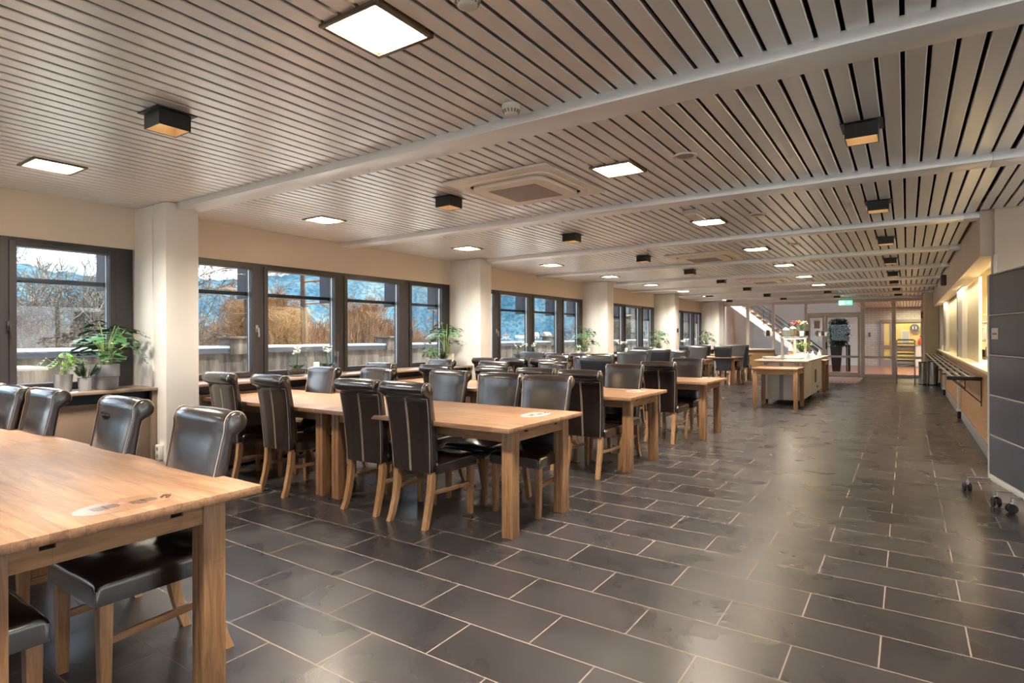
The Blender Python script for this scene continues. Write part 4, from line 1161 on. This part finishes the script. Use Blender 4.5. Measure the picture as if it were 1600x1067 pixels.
MB().box(-.2,.25,-.2,.2,0,.94).build('body', M['white'], t, bevel=.004); MB().box(-.19,.24,-.206,-.2,.06,.90).build('door', M['white'], t)
MB().box(-.22,.27,-.22,.22,.94,.97).build('top', M['greyprofile'], t)
t = thing('red_canister', 'red canister standing on the low cabinet in the corridor', 'canister', (.50, 31.1, .97))
MB().lathe([(0,0),(.10,0),(.10,.20),(.05,.28),(.02,.36),(0,.36)], n=16).build('body', simple('red_paint', srgb(200,70,56), .4), t)
MB().lathe([(0,.36),(.03,.36),(.03,.40),(0,.40)], n=10).build('cap', M['black'], t)
t = thing('door_reader', 'small black door reader on the corridor wall', 'door reader', (-1.42, 31.36, 1.42))
MB().box(-.04,.04,-.03,.0,-.1,.1).build('reader_body', M['black'], t, bevel=.006)  # black wall box built as a door reader, its use unknown
t = thing('red_fire_sign', 'small red sign on the wall beside the glass partition', 'sign', (.40, 22.80, 1.92))
MB().box(-.03,.02,-.03,-.0,0,.22).build('plate', simple('red_sign', srgb(186,60,50), .5), t, bevel=.003)
# ------------------------------------------------------------------ plants on the sills
M['potgrey'] = simple('pot_grey_glaze', srgb(150,152,156), .45, noise=.06, nscale=9)
M['potwhite'] = simple('pot_white_glaze', srgb(214,208,200), .4)
M['leafM'] = simple('monstera_green', srgb(46,92,50), .28, noise=.35, nscale=9)
M['leafL'] = simple('young_leaf_green', srgb(96,142,58), .35, noise=.25, nscale=10)
M['stemM'] = simple('plant_stem', srgb(128,142,88), .5)
def monstera_leaf(mb, base, d, up, size, split=True):
    """one broad split leaf from BASE along D"""
    d = Vector(d).normalized(); s = d.cross(Vector(up)).normalized(); n = s.cross(d).normalized()
    K = 26; rim = []
    for i in range(K+1):
        u = -1 + 2*i/K                      # -1 .. 1 around the outline, 0 = tip
        a = u*PI
        r = (.54 + .46*math.cos(a*.5)**.8) if abs(a) < PI else .54
        x = .5*size*(1+math.cos(a)) - .06*size*math.cos(a*2); w = .52*size*math.sin(a)*(1+.15*math.cos(a))
        if split and i % 4 == 2 and 3 < i < K-3: w *= .50; x = x*.9+.04*size
        droop = -.10*size*(x/size)**2*1.6 - .10*abs(w)
        rim.append(Vector(base) + d*x + s*w + n*droop)
    c = [Vector(base)+d*size*t - n*.16*size*t*t*.9 for t in (.0,.25,.5,.75,.93)]
    vs = [tuple(p) for p in rim] + [tuple(p) for p in c]; fs = []
    for i in range(K):
        u = -1+2*(i+.5)/K; x = .5*(1+math.cos(u*PI)); k = min(4, max(0, int(round(x*4))))
        fs.append((i, i+1, K+1+k))
    mb.add(vs, fs)
def monstera(label, loc, r, ph, h, n, seed, size, potmat, group):
    t = thing('monstera_plant', label, 'potted plant', loc, 0, group)
    MB().lathe([(0,0),(r*.86,0),(r*.9,.005),(r*.94,ph*.5),(r*1.0,ph*.52),(r,ph),(r*.93,ph),(r*.92,ph-.02),(0,ph-.02)], n=28).build('pot', potmat, t, smooth=40)
    MB().lathe([(0,ph-.022),(r*.92,ph-.022),(r*.92,ph-.012),(0,ph-.010)], n=20).build('soil', M['soil'], t)
    r_ = random.Random(seed); st, lf = MB(), MB()
    for k in range(n):
        a = 2*PI*k/n*1.62 + r_.uniform(-.3,.3); f = (k+1)/n
        hh = h*(.35+.65*f)*r_.uniform(.92,1.05); sp = size*(.25+.55*(1-f*.6))*r_.uniform(.7,1.2)
        b = (r*.3*math.cos(a), r*.3*math.sin(a), ph-.02); tip = (sp*math.cos(a), sp*math.sin(a), ph+hh)
        st.tube([b, (tip[0]*.35, tip[1]*.35, ph+hh*.55), tip], [.007,.006,.004], 6)
        d = Vector((math.cos(a), math.sin(a), r_.uniform(-1.0,-.2))); monstera_leaf(lf, tip, d, (math.cos(a)*.6, math.sin(a)*.6, 1), size*r_.uniform(.75,1.1))
    st.build('stems', M['stemM'], t); lf.build('leaves', M['leafM'], t, smooth=60)
    return t
def bushy(label, loc, r, ph, h, n, seed, potmat, mat, group, spiky=False):
    t = thing('small_potted_plant', label, 'potted plant', loc, 0, group)
    MB().lathe([(0,0),(r*.82,0),(r,ph),(r*.92,ph),(r*.9,ph-.015),(0,ph-.015)], n=24).build('pot', potmat, t)
    r_ = random.Random(seed); st, lf = MB(), MB()
    for k in range(n):
        a = r_.uniform(0, 2*PI); sp = r*r_.uniform(.3,1.9); hh = h*r_.uniform(.35,1)
        b = (r*.3*math.cos(a), r*.3*math.sin(a), ph-.015); tip = Vector((sp*math.cos(a), sp*math.sin(a), ph+hh))
        st.tube([b, (tip.x*.4, tip.y*.4, ph+hh*.6), tuple(tip)], .0025, 5)
        if spiky:
            for q in range(9):
                f = .3+.7*q/9; p = Vector(b).lerp(tip, f)
                for sg in (-1, 1):
                    d = Vector((-math.sin(a)*sg+math.cos(a)*.5, math.cos(a)*sg+math.sin(a)*.5, .35)).normalized(); u = Vector((0,0,1)).cross(d).normalized()*.009
                    lf.add([tuple(p), tuple(p+d*.018+u), tuple(p+d*.040), tuple(p+d*.018-u)], [(0,1,2,3)])
        else:
            monstera_leaf(lf, tip, (math.cos(a), math.sin(a), r_.uniform(-1.1,-.1)), (math.cos(a)*.6,math.sin(a)*.6,1), r*r_.uniform(1.1,1.6), split=False)
    st.build('stems', M['stemM'], t); lf.build('leaves', mat, t, smooth=60)
    return t
SZ = .914
WHERE = ['', 'beside the first pillar', 'beside the second pillar', 'beside the third pillar', 'beside the fourth pillar', 'beside the last pillar']
for bi in range(1, 6):
    n = NP[bi]; wh = WHERE[bi]
    pm = M['potgrey'] if bi == 1 else M['potwhite']
    monstera('tall split-leaf monstera in a %s pot on the sill %s' % ('grey' if bi == 1 else 'pale', wh), (-6.07, n-(.36 if bi == 1 else .43), SZ), .108 if bi == 1 else .125, .225 if bi == 1 else .20, .40 if bi == 1 else .50, 14 if bi == 1 else 12, 20+bi, .25, pm, 'tall monsteras on the window sills')
    bushy('low broad-leaved plant in a small pot on the sill %s' % wh, (-6.07, n-.685 if bi == 1 else n-.82, SZ), .072, .15, .19, 18, 30+bi, pm, M['leafL'] if bi == 1 else M['leafM'], 'low leafy plants on the window sills')
    bushy('feathery zamioculcas in the smallest pot on the sill %s' % wh, (-6.03, n-.535 if bi == 1 else n-.55, SZ), .058, .115, .16, 16, 40+bi, pm, M['leafA'], 'feathery plants on the window sills', True)
# terrariums, vases and candles
def terrarium(label, loc, r, h, seed):
    t = thing('glass_terrarium', label, 'terrarium', loc, 0, 'glass terrariums on the window sills')
    MB().lathe([(0,0),(r*.7,0),(r*.86,.02),(r*.98,.07),(r*.94,h*.6),(r,h),(r*.97,h),(r*.91,h*.6),(r*.95,.07),(r*.8,.025),(0,.012)], n=28).build('glass_bowl', M['vglass'], t)
    MB().lathe([(0,.016),(r*.8,.028),(r*.9,.06),(r*.5,.085),(0,.09)], n=20).build('moss', M['soil'], t)
    st, lf = MB(), MB(); r_ = random.Random(seed)
    for k in range(6):
        a = r_.uniform(0, 6.3); monstera_leaf(lf, (.01*math.cos(a), .01*math.sin(a), .09), (math.cos(a), math.sin(a), .9), (0,0,1), .10, False)
    hd = MB()
    for k in range(3):
        a = r_.uniform(0, 6.3); pts = [(0,0,.08),(.03*math.cos(a),.03*math.sin(a),h*.8),(.10*math.cos(a),.10*math.sin(a),h+.04)]
        st.tube(pts, .003, 5)
        for q in range(6):
            p = Vector(pts[1]).lerp(Vector(pts[2]), .4+.12*q); hd.ball((p.x+r_.uniform(-.02,.02), p.y+r_.uniform(-.02,.02), p.z+r_.uniform(-.01,.02)), .015, 7, 5, .7)
    st.build('stems', M['leafA'], t); lf.build('leaves', M['leafB'], t, smooth=60); hd.build('orchid_blossoms', M['petalW'], t)
    return t
for bi in range(2, 6):
    n = NP[bi]; wh = ['','','the second pillar','the third pillar','the fourth pillar','the last pillar'][bi]
    terrarium('glass terrarium with white orchids on the sill before %s, nearer one' % wh, (-6.08, n-3.17, SZ), .118, .29, 50+bi)
    terrarium('wide glass terrarium with white orchids on the sill before %s, farther one' % wh, (-6.10, n-2.72, SZ), .155, .29, 60+bi)
    q = thing('pillar_candle', 'white pillar candle between the two terrariums before %s' % wh, 'candle', (-6.0, n-2.95, SZ), 0, 'white candles on the window sills')
    MB().lathe([(0,0),(.036,0),(.036,.155),(.03,.162),(0,.155)], n=20).build('wax', M['petalW'], q); MB().tube([(0,0,.152),(.001,0,.172)], .0015, 5).build('wick', M['black'], q)
# electric socket on the first pillar
t = thing('wall_socket', 'double grey power socket low on the first pillar', 'socket', (-5.80, 2.716, .31))
MB().box(-.04,.04,-.04,0,-.07,.07).build('housing', M['potwhite'], t, bevel=.006)
for s in (-1, 1): MB().lathe([(0,-.002),(.02,-.002),(.02,.001),(0,.001)], n=16, M=Matrix.Translation((0,-.041,.034*s)) @ Matrix.Rotation(PI/2, 4, 'X')).build('outlet', M['acgrille'], t)
t = thing('thermostat', 'small dark thermostat on the fourth pillar', 'thermostat', (-5.70, 17.30, 1.55))
MB().box(0,.03,-.05,.05,-.06,.06).build('case', M['darksteel'], t, bevel=.008)
t = thing('floor_drain', 'small square metal floor cap in the aisle near the padded screen', 'floor cap', (.452, 5.45, 0))
MB().box(-.03,.03,-.03,.03,.0005,.003).build('cap', M['steel'], t, bevel=.001); MB().lathe([(0,.003),(.012,.003),(.012,.0042),(0,.0042)], n=12).build('plug', M['black'], t)

# ------------------------------------------------------------------ outside: terrace, trees, hillside
struct(MB().box(-9.6, -6.56, -6, 34, .50, .60).build('terrace', simple('pale_terrace_slabs', srgb(222,219,212), .9), smooth=0))  # unseen slabs made pale to bounce sunlight up to the ceiling
mb = MB(); mb.box(-9.55, -9.30, -6, 34, -.5, 1.20)
struct(mb.build('parapet', M['concrete'], smooth=0))
struct(MB().box(-9.60, -9.26, -6, 34, 1.20, 1.245).build('parapet_coping', simple('zinc_coping', srgb(176,184,190), .35, metal=.3), bevel=.006))
struct(MB().box(-9.27, -9.255, -6, 34, 1.12, 1.20).build('parapet_drip', simple('dark_coping_edge', srgb(44,50,60), .5), smooth=0))
for k, y in enumerate((5.6, 9.1, 12.6, 16.1, 19.6)):
    o = MB(); o.box(-9.58, -9.24, y-.19, y+.19, 1.10, 1.36); o.box(-9.62, -9.20, y-.23, y+.23, 1.36, 1.40)
    struct(o.build('parapet_post', M['concrete'], bevel=.01))
t = thing('terrace_table', 'weathered grey bench table standing on the terrace outside', 'terrace table', (-7.85, 1.75, .60))
M['greywood'] = wood('weathered_bench_wood', srgb(176,172,166), srgb(150,146,140), srgb(110,106,102), 'y', stave=(3,.12), rough=.7, coat=0)
for k in range(4): MB().box(-.30+.155*k, -.16+.155*k, -.65, .65, .44, .475).build('top_board', M['greywood'], t, bevel=.004)
for y in (-.42, .38):
    for s in (-1, 1): MB().bar((s*.28, y, 0), (s*.12, y+.02, .44), .07, .05).build('leg', M['greywood'], t, bevel=.003)
    MB().box(-.25, .25, y-.02, y+.04, .38, .44).build('cross_rail', M['greywood'], t, bevel=.003)

def mk_hill():
    m, nt, b = newmat('hazy_wooded_hillside')
    v = coords(nt, space='UV')
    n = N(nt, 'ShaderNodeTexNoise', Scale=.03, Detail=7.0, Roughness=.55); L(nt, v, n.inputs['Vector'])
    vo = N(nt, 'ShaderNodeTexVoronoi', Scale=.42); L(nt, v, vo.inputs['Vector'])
    r = ramp(nt, [(.40, srgb(50,78,94)), (.52, srgb(62,90,104)), (.64, srgb(80,100,108)), (.75, srgb(106,106,106))]); L(nt, n.outputs['Fac'], r.inputs[0])  # distance haze is put into these blue-green wood colours
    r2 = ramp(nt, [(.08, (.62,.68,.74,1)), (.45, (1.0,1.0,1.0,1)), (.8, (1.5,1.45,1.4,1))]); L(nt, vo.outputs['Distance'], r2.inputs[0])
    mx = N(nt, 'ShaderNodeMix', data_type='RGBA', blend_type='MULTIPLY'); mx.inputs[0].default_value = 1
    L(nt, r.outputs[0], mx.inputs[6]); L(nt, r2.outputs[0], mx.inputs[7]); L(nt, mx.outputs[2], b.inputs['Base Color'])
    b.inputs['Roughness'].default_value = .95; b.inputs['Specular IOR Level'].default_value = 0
    return m
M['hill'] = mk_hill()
# hillside: ridge height given by bearing (degrees left of the hall's axis)
RIDGE = [(0,.24),(12,.27),(22,.27),(32,.24),(40,.19),(46,.145),(52,.108),(58,.095),(64,.088),(70,.086),(75,.102),(82,.12),(95,.14),(120,.12)]
def ridge(a):
    for (a0,h0),(a1,h1) in zip(RIDGE, RIDGE[1:]):
        if a0 <= a <= a1:
            t = (a-a0)/(a1-a0); t = t*t*(3-2*t); return h0+(h1-h0)*t
    return RIDGE[-1][1]
mb = MB(); NA, NR = 300, 30; r_ = random.Random(2)
ph = [r_.uniform(0, 6.28) for _ in range(8)]
vs = []; fs = []
for i in range(NA+1):
    a = 2+118*i/NA; th = math.radians(a)
    for j in range(NR+1):
        t = j/NR; R_ = 60+640*t
        top = ridge(a)*700
        t0 = .16 if a > 54 else (.62 if a < 44 else .62-.46*(a-44)/10)
        base = -8 + 9*min(1, t/.6)
        h = base + (top-base)*max(0, (t-t0)/(1-t0))**1.15
        u = .3 + .7*t
        h += (math.sin(a*.9+ph[0]+R_*.02)*1.6+math.sin(a*2.3+ph[1]+R_*.031)*1.2 + r_.uniform(-1.6,1.6))*u*t
        vs.append((-R_*math.sin(th), R_*math.cos(th), h))
for i in range(NA):
    for j in range(NR):
        p = i*(NR+1)+j; fs.append((p, p+1, p+NR+2, p+NR+1))
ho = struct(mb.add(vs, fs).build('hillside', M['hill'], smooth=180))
uvl = ho.data.uv_layers.new(name='bearing_height')
for lp in ho.data.loops:
    q = ho.data.vertices[lp.vertex_index].co
    uvl.data[lp.index].uv = (math.atan2(-q.x, q.y)*420, q.z*1.15)
struct(MB().box(-6.56, 60, -60, -4.45, -.2, -.1).build('back_bounce_ground', simple('pale_bounce_ground', srgb(222,219,212), .95), smooth=0))  # unseen pale ground added to bounce daylight through the back windows
struct(MB().box(6.35, 60, -4.45, 60, -.2, -.1).build('side_bounce_ground', simple('pale_bounce_ground_side', srgb(222,219,212), .95), smooth=0))  # same added bounce ground outside the side windows
struct(MB().box(-120, -9.7, -60, 140, -6.4, -6).build('ground_outside', simple('winter_grass', srgb(90,86,66), .95, noise=.3, nscale=.3), smooth=0))

def bark(name, c, c2): return simple(name, c, .9, noise=.35, nscale=3)
M['barkgrey'] = bark('bark_grey', srgb(92,84,76), None); M['barkgreen'] = bark('bark_lichen', srgb(104,106,84), None)
M['barkbrown'] = bark('bark_brown', srgb(72,58,48), None); M['twigorange'] = bark('twigs_orange', srgb(132,96,62), None)
M['twigpink'] = bark('twigs_pinkish', srgb(120,100,86), None); M['twiggrey'] = bark('twigs_grey', srgb(98,90,80), None)
def bare_tree(label, h, seed, bark_, twig_, levels=6, spread=.62, dens=1.0, larch=False):
    r_ = random.Random(seed); tr, tw = MB(), MB()
    t = thing('bare_tree', label, 'tree')
    def grow(p, d, ln, r, lev):
        n = 3 if lev < 3 else 2
        pts = [p]; q = Vector(p); dd = Vector(d)
        for k in range(n):
            dd = (dd + Vector((r_.uniform(-1,1), r_.uniform(-1,1), r_.uniform(-.4,.7)))*.26).normalized(); q = q + dd*ln/n; pts.append(q.copy())
        rs = [max(.0065, r*(1-.45*k/n)) for k in range(n+1)]
        (tr if lev < 2 else tw).tube(pts, rs, 6 if lev < 2 else 3, cap=False)
        if lev >= levels: return
        m = int((3 if lev == 0 else 4 if lev < 3 else 5)*dens + r_.random())
        for k in range(m):
            f = r_.uniform(.35, 1.0) if lev else r_.uniform(.4, 1.0)
            i = min(n-1, int(f*n)); b = Vector(pts[i]).lerp(Vector(pts[i+1]), f*n-i)
            a = r_.uniform(0, 2*PI); perp = dd.cross(Vector((math.cos(a), math.sin(a), .3))).normalized()
            nd = (dd*(1-spread)+perp*spread+Vector((0,0,.10 if lev > 1 else .22))).normalized()
            grow(b, nd, ln*r_.uniform(.52,.72), r*.5*r_.uniform(.7,1.1), lev+1)
        grow(q, dd, ln*.66, r*.52, lev+1)
    if larch:
        tr.tube([(0,0,0),(.1,0,h*.5),(0,.1,h)], [h*.018,h*.012,h*.003], 6)
        for k in range(int(46*dens)):
            z = h*r_.uniform(.16,.98); a = r_.uniform(0, 2*PI); ln = (h-z)*.36+.5
            e = Vector((ln*math.cos(a), ln*math.sin(a), z-.12*ln+r_.uniform(-.2,.3))); b = Vector((0,0,z))
            tw.tube([b, b.lerp(e,.5)+Vector((0,0,.08)), e], [.04,.025,.008], 3, cap=False)
            for q in range(14):
                c = b.lerp(e, r_.uniform(.2,1)); aa = a+r_.uniform(-1.2,1.2); l2 = .25*ln+.15
                tw.tube([c, c+Vector((l2*math.cos(aa), l2*math.sin(aa), r_.uniform(-.35,.12)*l2*2))], [.014,.004], 3, cap=False)
    else:
        grow(Vector((0,0,0)), Vector((r_.uniform(-.08,.08), r_.uniform(-.08,.08), 1)), h*.36, h*.017, 0)
    tr.build('trunk', bark_, t, smooth=60); tw.build('twigs', twig_, t, smooth=60)
    return t
TREES = [
 ('grey', 'grey leafless tree on the slope outside the windows', bare_tree('x', 9.5, 11, M['barkgreen'], M['twiggrey'], 6, .62, .8)),
 ('orange', 'orange brown twiggy tree on the slope outside the windows', bare_tree('x', 9.0, 12, M['barkbrown'], M['twigorange'], 6, .55, 1.15)),
 ('pink', 'pinkish brown leafless tree on the slope outside the windows', bare_tree('x', 8.0, 13, M['barkgrey'], M['twigpink'], 6, .66)),
 ('larch', 'bare orange larch with level branches on the slope outside', bare_tree('x', 12.0, 14, M['barkbrown'], M['twigorange'], 4, .5, 1.3, True)),
]
tk = {k: (lab, o) for k, lab, o in TREES}
used_t = set()
def put_tree(k, bearing, dist, sc, rz, z=-6.0):
    lab, o = tk[k]; th = math.radians(bearing); loc = (-dist*math.sin(th), dist*math.cos(th), z)
    if k not in used_t:
        used_t.add(k); o.location = loc; o.rotation_euler = (0,0,rz); o.scale = (sc,)*3; o['label'] = lab; o['group'] = lab
    else: dup(o, loc, rz, lab, lab, sc)
r_ = random.Random(21)
put_tree('grey', 71.4, 22, 1.36, .5); put_tree('pink', 75, 27, 1.3, 2.0); put_tree('pink', 66.8, 27, 1.22, 1.0); put_tree('grey', 78, 24, 1.2, 3.0)
put_tree('grey', 62.4, 24, 1.15, 4.0); put_tree('larch', 58.5, 22, 1.0, 1.0); put_tree('orange', 59.5, 30, 1.15, 2.2)
put_tree('larch', 53.5, 24, 1.06, 2.5); put_tree('orange', 55.0, 26, 1.12, .3); put_tree('orange', 50.5, 30, 1.0, 5.0); put_tree('orange', 46.8, 34, .98, 3.1)
put_tree('pink', 48.5, 40, 1.1, 3.3); put_tree('orange', 44.0, 36, .95, 1.3); put_tree('larch', 41.6, 44, .80, 3.7)
for a in range(-1, 26):
    b = 80-2.1*a + r_.uniform(-.8,.8)
    k = 'pink' if b > 64 else ('orange' if b > 38 and r_.random() < .65 else ('grey' if r_.random() < .4 else 'pink'))
    sc = 1.15 if b > 45 else (.92 if b > 33 else 1.05)
    put_tree(k, b, 40 + r_.uniform(-6,10), sc*r_.uniform(.88,1.08), r_.uniform(0,6))
for b, d, k, s in ((30,38,'grey',1.0),(27,34,'pink',1.15),(24.5,40,'grey',1.3),(22,36,'grey',1.25),(19,42,'pink',1.4),(17,40,'grey',1.4),(15,44,'grey',1.5)):
    put_tree(k, b, d, s, d)
M['twigmass'] = simple('undergrowth_twigs', srgb(112,86,64), .95, noise=.4, nscale=1.5)
mb = MB(); r_ = random.Random(31)
for k in range(9000):
    th = math.radians(r_.uniform(12, 86)); d = r_.uniform(20, 46); p = Vector((-d*math.sin(th), d*math.cos(th), -6))
    if p.x > -12: continue
    hh = r_.uniform(4.0, 8.6)*(.8 if math.degrees(th) < 44 else 1)
    q = p+Vector((r_.uniform(-.9,.9), r_.uniform(-.9,.9), hh)); mb.tube([p+(q-p)*.35, p+(q-p)*.7+Vector((r_.uniform(-.3,.3),r_.uniform(-.3,.3),0)), q], [.020,.013,.005], 3, cap=False)
    for w in range(2):
        b = p+(q-p)*r_.uniform(.45,.95); mb.tube([b, b+Vector((r_.uniform(-.7,.7), r_.uniform(-.7,.7), r_.uniform(.2,1.0)))], [.011,.004], 3, cap=False)
o = tag(mb.build('undergrowth', M['twigmass'], smooth=0), 'dense brown undergrowth of bare shoots on the slope outside', 'undergrowth', kind='stuff')
# a few houses at the foot of the hill
M['hwall'] = simple('house_wall', srgb(226,220,210), .8); M['hroof'] = simple('house_roof', srgb(176,150,134), .8); M['hwin'] = simple('house_window', srgb(60,66,74), .4)
for i, (b, d, w) in enumerate(((33.2,400,6),(31.9,420,7),(30.6,390,5.5),(29.3,430,7),(34.6,410,6.5),(44.4,420,7),(42.9,400,6),(27.4,420,7))):
    th = math.radians(b); z = -2.5 + 1.2*(i % 3)
    t = thing('house', 'small pale house with brown roof at the foot of the hill', 'house', (-d*math.sin(th), d*math.cos(th), z), th+.4*i, 'small houses at the foot of the hill')
    MB().box(-w/2, w/2, -w*.35, w*.35, -2, w*.45).build('walls', M['hwall'], t, smooth=0)
    MB().prism([(-w*.42,w*.44),(w*.42,w*.44),(0,w*.82)], 'x', -w*.55, w*.55).build('roof', M['hroof'], t, smooth=0)
    for s in (-1, 1):
        MB().box(s*w*.25-.5, s*w*.25+.5, -w*.355, -w*.345, w*.16, w*.33).build('window', M['hwin'], t, smooth=0)
# ------------------------------------------------------------------ daylight, lamps, camera
def area(name, loc, rot, sx, sy, power, col, spread=180):
    l = bpy.data.lights.new(name, 'AREA'); l.shape = 'RECTANGLE'; l.size = sx; l.size_y = sy; l.energy = power; l.color = col; l.spread = math.radians(spread)
    o = bpy.data.objects.new(name, l); COL.objects.link(o); o.location = loc; o.rotation_euler = rot
    return o
wd = bpy.data.worlds.new('sky'); SC.world = wd; wd.use_nodes = True
nt = wd.node_tree; bg = nt.nodes['Background']
tc = N(nt, 'ShaderNodeTexCoord'); sep = N(nt, 'ShaderNodeSeparateXYZ'); L(nt, tc.outputs['Generated'], sep.inputs[0])
sky = ramp(nt, [(.0, (.30,.36,.42,1)), (.10, (.14,.22,.32,1)), (.4, (.09,.17,.30,1)), (1, (.05,.12,.26,1))]); L(nt, sep.outputs['Z'], sky.inputs[0])
mp = N(nt, 'ShaderNodeMapping'); mp.inputs['Scale'].default_value = (2.2, 2.2, 7); L(nt, tc.outputs['Generated'], mp.inputs['Vector'])
nz = N(nt, 'ShaderNodeTexNoise', Scale=1.7, Detail=7.0, Roughness=.55); L(nt, mp.outputs[0], nz.inputs['Vector'])
cr = ramp(nt, [(.42, (0,0,0,1)), (.60, (1,1,1,1))]); L(nt, nz.outputs['Fac'], cr.inputs[0])
mx = N(nt, 'ShaderNodeMix', data_type='RGBA'); L(nt, cr.outputs[0], mx.inputs[0]); L(nt, sky.outputs[0], mx.inputs[6]); mx.inputs[7].default_value = (1.25,1.25,1.25,1)
L(nt, mx.outputs[2], bg.inputs['Color']); bg.inputs['Strength'].default_value = WORLD
sun = bpy.data.lights.new('sun', 'SUN'); sun.energy = SUN; sun.angle = .02; sun.color = (1.0,.90,.76)
so = bpy.data.objects.new('sun', sun); COL.objects.link(so)
so.rotation_euler = Vector((-.25,-.75,-.60)).to_track_quat('-Z', 'Y').to_euler()
WARM = (1.0,.91,.78)
# daylight portals in the window bays help the sky light find its way in
for bi, n in enumerate(NP[:]):
    lo = (NP[bi-1]+PD[bi-1]) if bi else -3.9
    o = area('window_daylight', (WX-.40, (lo+n)/2, 1.57), (0, -PI/2, 0), 1.34, n-lo, 1, (1,1,1)); o.data.cycles.is_portal = True
for nm, loc, rot, sx, sy in (('back_fill_portal', (-.1,-4.36,1.6), (PI/2,0,0), 12.6, 1.3), ('side_fill_portal', (6.26,1.7,1.6), (0,PI/2,0), 1.3, 11.6)):  # portals of the added back and side windows
    o = area(nm, loc, rot, sx, sy, 1, (1,1,1)); o.data.cycles.is_portal = True
for x, y in LOUV:            # tubes of the visible louvred lights and of the added unseen ones
    area('louvre_tube', (x, y, ZC+.040), (0,0,0), .27, .27, GLOW, WARM, 140)
# lamps: tubes in the kitchen, heat lamps under the hatch lintel, added unseen fill in the corridor and stairwell
area('kitchen_lamp', (1.3, 11.2, 2.55), (0,0,0), .4, 3.0, KIT, (1.0,.90,.70), 160)
area('hatch_lamp', (.73, 11.2, 2.17), (0,0,0), .10, 6.0, HATCH, (1.0,.86,.62), 120)
area('hatch_lamp', (.73, 17.0, 2.17), (0,0,0), .10, 5.0, HATCH, (1.0,.86,.62), 120)
area('corridor_fill_lamp', (1.2, 27, 2.6), (0,0,0), 1.5, 5, 120, (1.0,.86,.74), 140)
area('stairwell_fill_lamp', (-4.6, 24.2, 4.3), (0,0,0), 2.6, 1.6, 90, (.94,.97,1.0), 150)
area('end_door_fill_lamp', (.2, 30.6, 2.55), (0,0,0), 1, .3, 14, (1.0,.86,.5))  # added lamp before the grey door, stands in for the lit room

cam = bpy.data.cameras.new('camera'); co = bpy.data.objects.new('camera', cam); COL.objects.link(co)
cam.sensor_width = 36; cam.sensor_fit = 'HORIZONTAL'; cam.lens = 36*915.05/1600; cam.shift_y = -(533.5-525.94)/1600
cam.clip_start = .02; cam.clip_end = 3000
yaw, roll = .5932405, -.0030779
fwd = Vector((-math.sin(yaw), math.cos(yaw), 0)); rt = Vector((math.cos(yaw), math.sin(yaw), 0)); up = Vector((0,0,1))
r2 = math.cos(roll)*rt + math.sin(roll)*up; u2 = -math.sin(roll)*rt + math.cos(roll)*up
m = Matrix((r2, u2, -fwd)).transposed().to_4x4(); m.translation = (0, 0, 1.38)
co.matrix_world = m
SC.camera = co
SC.view_settings.view_transform = 'Standard'; SC.view_settings.look = 'None'; SC.view_settings.gamma = 1; SC.view_settings.use_curve_mapping = False
SC.view_settings.exposure = EXPO
SC.cycles.max_bounces = 10; SC.cycles.diffuse_bounces = 5; SC.cycles.glossy_bounces = 4; SC.cycles.transparent_max_bounces = 24; SC.cycles.transmission_bounces = 6
SC.cycles.sample_clamp_indirect = 6; SC.cycles.caustics_reflective = False; SC.cycles.caustics_refractive = False
SC.cycles.use_denoising = True
